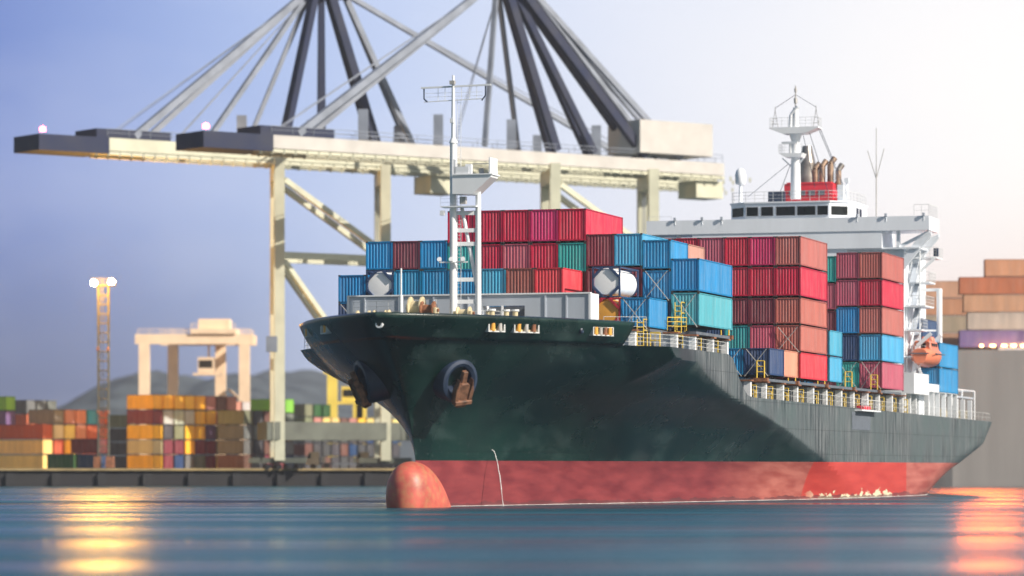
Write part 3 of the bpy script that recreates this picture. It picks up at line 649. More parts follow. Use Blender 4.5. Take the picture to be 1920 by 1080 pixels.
def gate(s, z0, p=15.7, w_=.85, h=1.9):
    mb = MB()
    for x in (0, w_): mb.tube((p - x, s, z0), (p - x, s, z0 + h), .055, 'yellow', 5)
    for z in (.55, 1.1, h): mb.tube((p, s, z0 + z), (p - w_, s, z0 + z), .05, 'yellow', 5)
    mb.tube((p - w_ / 2, s, z0), (p - w_ / 2, s, z0 + h), .03, 'yellow', 4); mb.build('yellow_gate', root)
for s in (-10.5, -3.5, 2.9, 9.0): gate(s, 13.3, min(15.6, half(s, 13.3) - .3), .8, 1.2)
for k in range(12): gate(23.4 + k * 6.7, 9.0); gate(25.0 + k * 6.7, 9.0, 15.2, .9, 1.5)
for k in range(12):
    s = 22.0 + k * 6.7; mb = MB(); mb.b2(13.2, 13.35, s + .6, s + 2.2, 9.6, 10.9, 'white'); mb.b2(13.2, 13.5, s + 3.0, s + 3.4, 9.2, 11.1, 'cream'); mb.build('vent_locker', root)
mb = MB()
mb.rail([(half(s, 13.3) - .12, s, 13.35) for s in (-14.2, -11, -8, -5, -2, 2, 6, 10.2)], 'white', 1.0, .035, 2.2); mb.build('forecastle_railing', root)
mb = MB(); mb.rail([(BM - .15, s, deck_edge(s)) for s in (21, 40, 60, 80, 100, 120, 136)] + [(half(s, 9) - .15, s, 9.15) for s in (142, 148, 155.5)] + [(-12, 155.5, 9.15)], 'white', 1.0, .03, 3.35, 2); mb.build('deck_railing', root)
mb = MB(); mb.rail([(-half(s, 13.3) + .12, s, 13.35) for s in (-14.2, -11, -8, -5, -2)], 'white', 1.0, .035, 1.5); mb.build('starboard_railing', root)
# yellow access ladder frames at stack ends
for s, z0, z1, p in ((-8.2, 13.4, 15.7, 12.9), (-1.0, 14.8, 17.4, 14.3)):
    mb = MB()
    for x in (0, .55): mb.tube((p + x, s, z0), (p + x, s, z1), .045, 'yellow', 6)
    for i in range(6): z = z0 + (z1 - z0) * i / 6 + .1; mb.tube((p, s, z), (p + .55, s, z), .045, 'yellow', 5)
    for i in range(2): mb.tube((p + .55, s, z1 - i * .9), (p + .55, s + 1.2, z1 - i * .9), .05, 'yellow', 5)
    mb.tube((p + .55, s + 1.2, z0), (p + .55, s + 1.2, z1), .05, 'yellow', 6); mb.build('access_ladder', root)
mb = MB(); mb.rail([(10.4, -9.5, 14.7), (13.6, -7.9, 14.7)], 'white', 1.2, .04, 1.2); mb.build('lashing_platform_railing', root)
mb = MB(); mb.rail([(13.9, -2, 15.0), (15.2, -.6, 15.0)], 'yellow', 1.1, .04, .9); mb.build('lashing_platform_railing', root)
# lashing rods
def lash(row, s0, z0, z1):
    p = pr(row); mb = MB()
    for k in (-1, 1): mb.tube((p - k * 1.1, s0 - .18, z0), (p + k * .95, s0 - .18, z1), .04, 'rod', 5)
    mb.build('lashing_rods', root)
for a in ((1, sN, 14.9, 17.4), (0, 0, 15.3, 18.1), (1, 0, 17.6, 20.1), (3, sN, 14.9, 17.4), (0, 26.9, 11.8, 14.3), (1, 26.9, 11.8, 14.3), (0, 80.5, 11.7, 14.6), (1, 80.5, 11.7, 14.6), (0, 40.2, 14.4, 16.8), (11, sN, 15.0, 17.3)): lash(*a)
for p_, s0 in [(15.9, 12.5), (15.9, 26.5), (15.9, 39.7), (15.9, 53.1), (15.9, 66.5), (15.9, 79.9)]:
    mb = MB(); z0 = 11.3 if s0 > 20 else 14.7
    mb.b2(p_ - 1.2, p_ + .15, s0, s0 + .5, z0, z0 + .35, 'rusty')
    for x in (-.9, -.2): mb.tube((p_ + x, s0 + .2, z0 + .3), (p_ + x, s0 + .2, z0 + 1.9), .07, 'yellow', 6)
    for z in (.9, 1.4, 1.9): mb.tube((p_ - .9, s0 + .2, z0 + z), (p_ - .2, s0 + .2, z0 + z), .05, 'yellow', 5)
    mb.build('lashing_stand', root)
# waterline discharge: hose mark and jet
mb = MB(); s0 = -17.6; pts = []
for i in range(14):
    t = i / 13; pts.append(Vector((half(s0, 4.8) + .1 + t * 1.0, s0 - t * .1, 4.85 + .35 * t - 4.9 * t * t)))
pts = [p + Vector((random.uniform(-.04, .04), random.uniform(-.06, .06), 0)) * (i / 13) for i, p in enumerate(pts)]
for i, (a, b) in enumerate(zip(pts, pts[1:])): mb.tube(a, b, random.uniform(.02, .05), 'rail', 5, random.uniform(.02, .06))
mb.build('discharge_stream', root)

vs = []; fs = []; n = 420; rn = random.Random(4)
for sd in (1, -1):
    o_ = len(vs)
    for i in range(n):
        s = -27.3 + i * .42; b = half(s, WL); wd = .10 + .32 * max(0, math.sin(i * .37) * math.sin(i * .13 + 1) + rn.uniform(-.3, .55))
        for q in (b - .1, b + wd): vs.append(ship(sd * q, s, WL + .02 + (.06 if q == b - .1 else 0)))
    for i in range(n - 1): a = o_ + 2 * i; fs.append((a, a + 1, a + 3, a + 2))
M['foam'] = mat('sea_foam', (.62, .66, .64), .7, noise=.3, nscale=3)
mb = MB(); mb.add(vs, fs, 'foam'); mb.build('water_foam', kind='stuff', label='thin broken line of white foam along the ship waterline')
# ---- superstructure (front face at s = 107)
ss = bpy.data.objects.new('superstructure', None); col.objects.link(ss); ss.parent = root
mb = MB()
mb.b2(-13.2, 13.2, 108.2, 122, 9.0, 28.2, 'house')                     # house block
mb.b2(13.2, 14.6, 110, 120, 9.0, 12.5, 'house')
mb.build('deckhouse', ss)
mb = MB()   # navigation deck with flared wing supports
mb.b2(-11.0, 11.0, 106.6, 114, 28.2, 30.2, 'house')
mb.b2(-16.2, 16.2, 106.4, 109.8, 31.9, 32.05, 'house') if 0 else None
for sd in (1, -1):
    mb.prism([(sd * 13.0, 26.6), (sd * 13.0, 25.3), (sd * 16.5, 29.6), (sd * 16.5, 30.0), (sd * 15.0, 29.4)], 107.2, 107.7, 1, 'house')
    mb.prism([(sd * 13.0, 26.6), (sd * 13.0, 25.3), (sd * 16.5, 29.6), (sd * 16.5, 30.0), (sd * 15.0, 29.4)], 112.0, 112.5, 1, 'house')
    for x in (6.9, 9.9, 12.6): mb.b2(sd * x, sd * (x + .35), 107.0, 107.6, 28.2, 30.2, 'house')
    mb.b2(sd * 6.9, sd * 15.2, 107.0, 112, 28.1, 28.3, 'house'); mb.beam((sd * 12.8, 107.3, 28.3), (sd * 16.3, 107.3, 30.0), .3, .35, 'house')
mb.b2(-6.9, 6.9, 106.8, 107.4, 27.0, 28.2, 'house'); mb.build('wing_supports', ss)
mb = MB(); mb.b2(-16.4, 16.4, 106.6, 112.6, 30.15, 30.4, 'house'); mb.b2(-16.4, 16.4, 106.5, 106.7, 30.15, 31.75, 'house')
for x in (-16.4, 16.3): mb.b2(x, x + .12, 106.7, 112.6, 30.4, 31.7, 'house')
mb.build('bridge_wing', ss)
mb = MB(); poly = [(-7.2, 110.5), (-6.9, 108.6), (-4.9, 106.9), (4.9, 106.9), (6.9, 108.6), (7.2, 110.5), (7.2, 117), (-7.2, 117)]
mb.prism(poly, 30.4, 33.55, 2, 'house'); mb.prism([(a * 1.02, 106.75 + (b - 106.9) * 1.02) for a, b in poly], 33.55, 33.7, 2, 'house'); mb.build('wheelhouse', ss)
for x0, x1 in ((-4.75, -3.3), (-2.95, -1.6), (-1.2, 1.05), (1.4, 3.5)) if 0 else ((-4.7, -3.35), (-3.0, -1.6), (-1.25, .95), (1.2 - .0, 3.3), (3.55, 4.75)):
    mb = MB(); mb.b2(x0, x1, 106.84, 107.0, 32.1, 33.1, 'glass'); wo = mb.build('window', ss, bevel=.05)
    mb = MB()
    for zz in (32.03, 33.12): mb.b2(x0 - .06, x1 + .06, 106.80, 106.92, zz, zz + .06, 'grey')
    for xx in (x0 - .08, x1 + .01): mb.b2(xx, xx + .07, 106.80, 106.92, 32.08, 33.13, 'grey')
    mb.build('window_frame', ss)
for sd in (1, -1):
    a = Vector((sd * 5.1, 107.07, 0)); b = Vector((sd * 6.7, 108.43, 0)); n = Vector((sd * .65, -.76, 0)) * .03
    mb = MB(); mb.add([a + n + Vector((0, 0, 32.1)), b + n + Vector((0, 0, 32.1)), b + n + Vector((0, 0, 33.1)), a + n + Vector((0, 0, 33.1)), a - n + Vector((0, 0, 32.1)), b - n + Vector((0, 0, 32.1)), b - n + Vector((0, 0, 33.1)), a - n + Vector((0, 0, 33.1))],
                   [(0, 1, 2, 3), (7, 6, 5, 4), (0, 4, 5, 1), (1, 5, 6, 2), (2, 6, 7, 3), (3, 7, 4, 0)], 'glass'); mb.build('window', ss)
    for y0, y1 in ((110.9, 112.2), (112.7, 114)): mb = MB(); mb.b2(sd * 7.17, sd * 7.24, y0, y1, 32.1, 33.1, 'glass'); mb.build('window', ss)
for x in (4.9, 7.8, 10.7, -4.9, -7.8, -10.7):
    for z in (26.2,): mb = MB(); mb.b2(x - .3, x + .3, 108.14, 108.25, z, z + .75, 'glass'); mb.build('window', ss)
mb = MB(); mb.b2(-1.0, 1.0, 106.72, 106.78, 30.6, 31.6, 'grey') if 0 else None
mb.rail([(-6.9, 110, 33.7), (-6.7, 108.2, 33.7), (-4.8, 106.9, 33.7), (4.8, 106.9, 33.7), (6.7, 108.2, 33.7), (7.1, 112, 33.7), (7.1, 117, 33.7)], 'white', 1.15, .05, 1.1)
mb.build('bridge_railing', ss)
mb = MB(); mb.rail([(14.6, 107, 31.75), (16.3, 107, 31.75), (16.3, 112, 31.75)], 'white', 1.3, .05, 1.0, 2)
mb.build('bridge_railing', ss)
mb = MB(); mb.rail([(-16.2, 106.7, 31.75), (-13.5, 106.7, 31.75)], 'white', .5, .04, 1.2, 1)
for x in (-13.0, -9.8, -7.5, 8.2, 11.5, 15.8): mb.box((x, 106.4, 31.9), (.3, .3, .35), 'grey'); mb.tube((x, 106.5, 31.2), (x, 106.5, 31.9), .05, 'house', 5)
mb.build('wing_lamps', ss)
mb = MB(); mb.tube((-5.9, 109, 33.7), (-5.9, 109, 36.3), .25, 'house', 8, .15); mb.lathe([(0, 35.9), (.45, 35.9), (.62, 36.1), (.64, 37.0), (.5, 37.5), (.25, 37.75), (0, 37.8)], 'house', 16, (-5.9, 109, 0)); mb.build('radar_dome', ss, smooth=True)
mb = MB(); mb.b2(5.5, 6.2, 108.5, 109.5, 33.7, 35.6, 'house'); mb.tube((6.5, 109, 33.7), (6.5, 109, 36.0), .12, 'house', 6); mb.box((6.5, 109, 36.1), (.5, .4, .5), 'house'); mb.tube((5.2, 109, 36), (5.2, 109, 38), .04, 'house', 4); mb.build('signal_locker', ss)
mb = MB()
mb.tube((9.9, 109, 30.4), (9.9, 109, 37.5), .07, 'rod', 6); 
for a, b in (((9.9, 109, 36.2), (8.9, 109, 39.4)), ((9.9, 109, 36.2), (10.8, 109, 39.6)), ((9.9, 109, 37), (9.9, 109, 42))): mb.tube(a, b, .045, 'rod', 5)
mb.build('whip_antenna', ss)
# main mast
mm = bpy.data.objects.new('radar_mast', None); col.objects.link(mm); mm.parent = root; mm.location = (0, 111.5, 0)
mb = MB(); mb.tube((0, 0, 34.3), (0, 0, 41.2), .62, 'white', 14, .48); mb.tube((0, 0, 41), (0, 0, 42.1), .48, 'white', 12, .9); mb.tube((0, 0, 42.2), (0, 0, 44.8), .42, 'white', 10, .3)
mb.tube((0, 0, 44.8), (0, 0, 47.3), .08, 'rod', 6); mb.tube((0, 0, 45.3), (0, 0, 45.9), .2, 'rod', 8); mb.tube((0, 0, 46.6), (0, 0, 47), .16, 'rod', 8); mb.build('mast_column', mm, smooth=True)
mb = MB(); mb.prism([(-2.85, 42.35), (-1.3, 41.75), (1.3, 41.75), (2.85, 42.35), (2.85, 42.5), (-2.85, 42.5)], -1.1, 1.1, 1, 'white')
mb.rail([(-2.8, 1, 42.5), (-2.8, -1, 42.5), (2.8, -1, 42.5), (2.8, 1, 42.5)], 'white', 1.1, .04, .7); mb.build('upper_platform', mm)
mb = MB(); mb.prism([(-1.75, 39.5), (-1.0, 39.05), (.9, 39.05), (1.1, 39.5)], -1.3, .9, 1, 'white'); mb.rail([(-1.7, .8, 39.5), (-1.7, -1.2, 39.5), (1.0, -1.2, 39.5)], 'white', 1.0, .04, .7); mb.beam((-1.5, -.3, 39), (0, 0, 37.6), .15, .15, 'white'); mb.beam((1, -.3, 39), (0, 0, 37.8), .15, .15, 'white')
mb.build('lower_platform', mm)
mb = MB(); mb.beam((-1.4, -1.0, 40.7), (.5, -1.2, 40.7), .2, .25, 'white'); mb.tube((-.4, -1.0, 39.5), (-.4, -1.0, 40.6), .15, 'white', 8); mb.build('radar_scanner', mm)
mb = MB(); mb.tube((-.55, -.1, 42.5), (-.5, -.1, 44), .3, 'white', 10, .22); mb.tube((-.5, -.1, 44), (.3, -.1, 44.9), .22, 'white', 10); mb.build('mast_horn', mm, smooth=True)
for x in (-2.4, 2.4):
    mb = MB(); mb.tube((x, 0, 44.5), (x, 0, 45.0), .04, 'rod', 4)
    for dx in (-.35, .35): mb.tube((x + dx, 0, 42.5), (x, 0, 44.6), .04, 'rod', 4)
    for z in (43, 43.6): mb.tube((x - .3, 0, z), (x + .3, 0, z), .03, 'rod', 4)
    mb.build('aerial', mm)
mb = MB()
for a, b in (((-.9, 0, 38.3), (-4.8, -3.5, 34.4)), ((-.6, 0, 38.3), (-2.6, 2, 34.4)), ((1.6, 0, 42), (2.9, 5, 35)), ((2.7, 0, 42.3), (4.9, 5, 35)), ((2.9, 0, 42.3), (5.2, 4, 35)), ((.9, 0, 41.6), (1.2, 5, 36)), ((0, 0, 46.3), (-2.4, 0, 44.8)), ((0, 0, 46.3), (2.4, 0, 44.8))): mb.tube(a, b, .035, 'navy', 4)
mb.build('stay_wire', mm)
# funnel with exhaust pipes
fn = bpy.data.objects.new('funnel', None); col.objects.link(fn); fn.parent = root
mb = MB(); mb.b2(-2.9, 2.9, 118.5, 124, 28, 36.6, 'funnel'); mb.prism([(2.6, 28), (3.6, 28), (3.6, 34.5), (2.6, 36.0)], 119, 123.5, 1, 'funnel') 
for i in range(4): mb.b2(-2.3 + i * 1.15, -1.5 + i * 1.15, 118.42, 118.5, 35.2, 35.8, 'darkpaint' if 'darkpaint' in M else 'dgrey')
mb.b2(-2.6, 2.7, 118.4, 124.1, 36.6, 36.75, 'funnel'); mb.build('funnel_casing', fn)
mb = MB(); mb.b2(-4.6, -2.7, 117.5, 119, 34.0, 35.7, 'navy'); mb.build('funnel_locker', fn)
mb = MB(); mb.tube((-.7, 121, 36.4), (-.7, 121, 39.2), 1.15, 'steelpipe', 18, 1.0); mb.tube((-.7, 121, 39.2), (-.7, 121, 41.2), 1.0, 'steelpipe', 18, .55); mb.build('main_exhaust', fn, smooth=True)
for x, h in ((1.2, 2.3), (2.2, 2.6), (.4, 2.0), (3.1, 1.8)):
    mb = MB(); mb.tube((x, 120.5, 36.2), (x, 120.5, 36.4 + h), .38, 'pipe', 12); mb.tube((x, 120.5, 36.4 + h), (x + .4, 120.9, 37.1 + h), .3, 'pipe' if x != 3.1 else 'steelpipe', 12, .36); mb.build('exhaust_pipe', fn, smooth=True)
# port side stair tower
mb = MB(); P0 = 13.2
for z, x1, s0, s1 in ((27.2, 16.4, 111, 115), (24.4, 15.6, 111, 115), (21.6, 15.6, 108.5, 114), (18.9, 15.2, 108.5, 112), (15.9, 15.6, 108.5, 113)):
    mb.b2(P0, x1, s0, s1, z, z + .18, 'white'); mb.rail([(P0 + .2, s0, z + .18), (x1, s0, z + .18), (x1, s1, z + .18)], 'white', 1.1, .05, .8)
for z, za in ((24.4, 27.2), (21.6, 24.4), (18.9, 21.6), (15.9, 18.9), (12.5, 15.9)):
    mb.beam((14.0, 109.6, z), (14.0, 112.6, za), .7, .12, 'grey')
    for x in (13.6, 14.4): mb.tube((x, 109.6, z + 1), (x, 112.6, za + 1), .04, 'white', 4)
mb.beam((13.3, 111, 24.6), (16.2, 111, 27.2), .25, .3, 'white')
for x in (13.4, 14.9): mb.tube((x, 109, 12), (x, 109, 28), .09, 'white', 6)
mb.build('stair_tower', ss)
mb = MB(); mb.box((16.3, 111.5, 27.9), (.5, .6, .9), 'navy'); mb.build('side_light', ss)
mb = MB(); mb.tube((15.7, 117, 12.6), (15.7, 117, 24.0), .33, 'white', 12); mb.beam((13.2, 117, 23.9), (15.9, 117, 23.9), .3, .35, 'white'); mb.beam((13.2, 116, 19.2), (15.7, 117, 19.2), .2, .2, 'white'); mb.build('provision_crane_post', ss)
# poop housing and pillars
mb = MB(); mb.b2(10, 16.1, 99.0, 108, 11.6, 13.9, 'white'); mb.build('boat_deck_locker', root)
mb = MB(); mb.b2(13.4, 16.1, 108, 127, 12.0, 12.35, 'white'); mb.b2(15.9, 16.1, 108, 127, 12.35, 12.9, 'white'); mb.b2(-14, 14, 122, 150, 11.9, 12.1, 'grey')
for s in (108.2, 111.5, 115, 119, 123, 126.6): mb.b2(15.55, 16.05, s, s + .35, 9.2, 12.0, 'white')
mb.build('boat_deck', root)
for s in (97.5, 100.5, 104, 131, 135.5, 140.5): mb = MB(); mb.b2(14.9, 15.4, s, s + .4, 9.1, 11.6, 'white'); mb.build('deck_pillar', root)
mb = MB()
for s in (136, 143, 152): mb.tube((13.8, s, 9.1), (13.8, s, 12.9), .12, 'white', 6)
mb.tube((13.8, 136, 12.9), (13.8, 152, 12.9), .09, 'white', 6); mb.tube((8, 152, 12.9), (13.8, 152, 12.9), .09, 'white', 6); mb.rail([(13.8, 136, 9.1), (13.8, 152, 9.1)], 'white', 1.2, .05, 2); mb.build('stern_awning_frame', root)
for s in (134, 146, 150): mb = MB(); mb.lathe([(.1, -.6), (.6, -.6), (.6, -.5), (.35, -.45), (.35, .45), (.6, .5), (.6, .6), (.1, .6)], 'cream', 14, (13, s, 9.9), 'Y'); mb.b2(12.6, 13.4, s - .8, s + .8, 9.05, 9.4, 'cream'); mb.build('stern_winch', root)
mb = MB(); mb.b2(BM - .04, BM + .03, 64.5, 74.0, 7.3, 9.1, 'dgrey'); mb.build('side_door', root)
mb = MB(); mb.b2(16.0, 16.9, 66, 76, 9.2, 9.35, 'white'); mb.rail([(16.85, 66, 9.35), (16.85, 76, 9.35)], 'white', 1.0, .04, 1.3); mb.b2(15.7, 16.5, 69, 72.5, 9.4, 9.8, 'funnel'); mb.build('gangway', root)
# davits
for s in (109.0, 115.4):
    mb = MB(); mb.beam((14.0, s, 12.4), (14.6, s, 17.2), .3, .45, 'white'); mb.beam((14.6, s, 17.2), (16.2, s, 18.6), .28, .4, 'white'); mb.beam((15.9, s, 12.4), (14.4, s, 15.4), .22, .25, 'white'); mb.tube((16.1, s, 18.5), (15.9, s + .3, 16.6), .05, 'rod', 4); mb.build('lifeboat_davit', root)
# lifeboat: own object
lb = bpy.data.objects.new('lifeboat', None); col.objects.link(lb); lb.location = ship(15.1, 107.9, 14.9); lb.scale = (1.22, 1.1, 1.05); lb.rotation_euler.z = -TH
lb['label'] = 'orange enclosed lifeboat hanging from white davits beside the deckhouse'; lb['category'] = 'lifeboat'
vs = []; K = 20; secs = []
for i in range(13):
    t = i / 12; secs.append((t * 7.2, 1.35 * math.sin(math.pi * (.08 + .84 * t)) ** .55))
for y, w_ in secs:
    for k in range(K):
        a = 2 * math.pi * k / K; cz = math.sin(a); z = 1.3 + cz * (1.35 if cz < 0 else .75) * (w_ / 1.35) ** .4; vs.append((w_ * math.copysign(abs(math.cos(a)) ** .8, math.cos(a)), y, z))
fs = [(i * K + k, i * K + (k + 1) % K, (i + 1) * K + (k + 1) % K, (i + 1) * K + k) for i in range(12) for k in range(K)] + [tuple(range(K)), tuple(range(12 * K, 13 * K))]
mb = MB(); mb.add(vs, fs, 'orange'); mb.build('boat_hull', lb, smooth=True)
mb = MB(); mb.prism([(-.9, 1.7), (.9, 1.7), (.7, 2.75), (-.7, 2.75)], 1.2, 5.6, 1, 'orange'); mb.prism([(-.6, 2.75), (.6, 2.75), (.45, 3.3), (-.45, 3.3)], 4.0, 5.3, 1, 'orange'); mb.build('canopy', lb, bevel=.08)
mb = MB(); mb.box((0, -.05, 1.35), (1.7, .1, .12), 'dgrey'); mb.tube((1.33, .9, 1.35), (1.38, 3.6, 1.35), .06, 'dgrey', 6); mb.tube((1.38, 3.6, 1.35), (1.33, 6.3, 1.35), .06, 'dgrey', 6); mb.build('rubbing_strake', lb)
for y in (1.9, 3.0, 4.2): mb = MB(); mb.b2(.74, .88, y, y + .5, 2.15, 2.5, 'glass'); mb.build('porthole', lb)
mb = MB(); mb.b2(-.3, .35, 1.1, 1.22, 2.0, 2.5, 'glass'); mb.build('hatch', lb)

# ------------------------------------------------------------ yard containers on the quay
def PX(px, Y): return (px - 960) * Y / F_PX
AL = math.radians(36); rzy = math.pi / 2 + math.pi - AL   # container length runs back and left from its near end
ud = Vector((-math.cos(AL), math.sin(AL), 0)); vd2 = Vector((math.sin(AL), math.cos(AL), 0))
def yard(px, Y, stacks, where, long0=False, pitch=2.85, H=2.60, z0=QZ):
    c0 = Vector((PX(px, Y), Y, z0))
    for k, st in enumerate(stacks):
        for i, c in enumerate(st):
            if not c: continue
            Ln = LL if (long0 is True or (long0 == 'first' and k == 0)) else LS
            loc = c0 + vd2 * (pitch * k + 1.22) + Vector((0, 0, i * 2.62))
            lab = f"{CN.get(c, c)} container {where}, {ORD[k + 1]} stack, {ORD[i + 1]} from the ground"
            container(loc, math.atan2(ud.y, ud.x) - math.pi / 2, Ln, HS, C[c], lab, 'containers stacked in the yard')
yard(80, 634, [['sand', 'sand', 'rust'], ['darkgrey', 'rust', 'cream', 'grey'], ['grey', 'yellow', 'sand', 'pink'], ['orange', 'orange', 'salmon', 'salmon'], ['rust', 'rust', 'orange', 'lightblue'], ['navy', 'blue', 'orange', 'orange']], 'in the leftmost yard block', 'first')
yard(50, 690, [[None, None, None, 'orange', 'grey'], [None, None, None, 'orange', 'grey'], [None, None, None, 'grey', 'grey']], 'behind the leftmost yard block', 'first')
yard(11, 655, [[None, None, None, 'purple', 'lime']], 'at the left end of the yard')
yard(138, 618, [['green']], 'low down left of the light mast')
yard(183, 616, [['navy', 'darkred']], 'just left of the light mast')
yard(238, 700, [['darkgrey', 'darkgrey', 'darkgrey', 'olive']], 'just right of the light mast')
yard(287, 640, [['yellow', 'cream', 'yellow', 'maroon', 'yellow'], ['maroon', 'maroon', 'darkgrey', 'white', 'yellow'], ['navy', 'maroon', 'olive', 'white', 'yellow'], ['grey', 'yellow', 'yellow', 'white', 'yellow'], ['grey', 'maroon', 'yellow', 'yellow', 'yellow'],
                ['maroon', 'maroon', 'purple', 'yellow', 'pink'], ['sand', 'grey', 'grey', 'pink', 'brown'], [None, 'darkgrey', 'grey', 'grey', 'pink']], 'in the yellow topped yard block')
yard(437, 705, [[None, None, None, None, 'salmon'], [None, None, None, None, 'white'], [None, None, None, None, 'pink'], [None, None, None, None, 'salmon']], 'behind the grey yard block')
yard(457, 645, [['brown', 'grey', 'grey', 'olive'], ['darkgrey', 'darkgrey', 'grey', 'darkgrey'], ['maroon', 'brown', 'brown', 'brown'], ['maroon', 'darkred', 'lime', 'salmon']], 'in the grey yard block')
yard(517, 680, [['orange', 'orange', 'grey', 'grey', 'lime'], ['navy', 'grey', 'yellow', 'grey', 'lime']], 'beside the crane leg')
yard(572, 735, [['darkgrey', 'brown', 'darkgrey', 'olive', 'olive'], ['darkgrey', 'darkgrey', 'darkgrey', 'pink', 'green'], ['brown', 'darkgrey', 'darkgrey', 'sand', 'green'], ['darkgrey', 'darkgrey', 'darkgrey', 'sand'], ['darkgrey', 'brown', 'darkgrey', 'brown'], ['darkgrey', 'navy', 'darkgrey', 'pink'], ['darkgrey', 'darkgrey', 'darkgrey', 'yellow'], ['brown', 'darkgrey', 'navy', 'sand'], ['darkgrey', 'darkgrey', 'darkgrey', 'purple'], ['darkgrey', 'darkgrey', 'brown', 'pink'], ['darkgrey', 'darkgrey', 'navy', 'sand']], 'in the far block behind the crane')

# ------------------------------------------------------------ light mast
lm = bpy.data.objects.new('light_mast', None); col.objects.link(lm); YM = 612; xm = PX(194, YM); lm.location = (xm, YM, QZ)
lm['label'] = 'tall lattice mast with two glowing floodlights on the quay'; lm['category'] = 'light mast'
mb = MB(); Hm = 30.6; hw = .85
for x in (-hw, hw):
    for y in (-hw, hw): mb.tube((x, y, .8), (x, y, Hm), .11, 'mastp', 6)
nb = 19
for i in range(nb + 1):
    z = .8 + (Hm - .8) * i / nb
    for a, b in (((-hw, -hw), (hw, -hw)), ((hw, -hw), (hw, hw)), ((hw, hw), (-hw, hw)), ((-hw, hw), (-hw, -hw))):
        mb.tube((*a, z), (*b, z), .08, 'mastp', 5)
        if i < nb and i % 2: mb.tube((*a, z), (*b, z + (Hm - .8) / nb), .05, 'mastp', 4)
mb.build('lattice_tower', lm)
mb = MB()
for x in (-.35, .1): mb.tube((x, -1.0, .5), (x, -1.0, Hm), .05, 'mastp', 4)
for i in range(60): mb.tube((-.35, -1.0, .8 + i * .5), (.1, -1.0, .8 + i * .5), .035, 'mastp', 4)
mb.build('ladder', lm)
mb = MB(); mb.b2(-1.5, -.5, -1.5, 1.5, 0, 2.2, 'rusty'); mb.b2(.5, 1.7, -1.5, 1.5, 0, 2.2, 'rusty'); mb.b2(-2, 2, -1.7, 1.7, 0, .3, 'concrete'); mb.build('foundation', lm)
mb = MB(); mb.b2(-1.9, 1.9, -1.2, 1.2, Hm, Hm + .15, 'mastp'); mb.rail([(-1.9, -1.2, Hm + .15), (1.9, -1.2, Hm + .15), (1.9, 1.2, Hm + .15)], 'mastp', 1.0, .05, .9); mb.build('head_platform', lm)
for x, z in ((-1.45, .4), (1.5, .6)):
    mb = MB(); mb.box((x, -1.35, Hm + z), (.9, .35, .8), 'mastp'); fl = mb.build('floodlight', lm)
    mb = MB(); mb.lathe([(0, -1.72), (.4, -1.68), (.5, -1.58), (.5, -1.5)], 'lamp', 14, (x, 0, Hm + z), 'Y'); mb.build('lens', fl)
    ld = bpy.data.lights.new('floodlight_bulb', 'POINT'); ld.energy = 26000; ld.color = (1, .47, .05); ld.shadow_soft_size = 6
    lo = bpy.data.objects.new('floodlight_bulb', ld); col.objects.link(lo); lo.location = (xm + x, YM - 2.4, QZ + Hm + z)
for k in (9.5, 20):
    mb = MB()
    for x in (-hw, hw): mb.lathe([(.1, -.3), (.24, -.2), (.24, .2), (.1, .3)], 'rusty', 8, (x, -hw, k)); 
    mb.build('junction_box', lm)

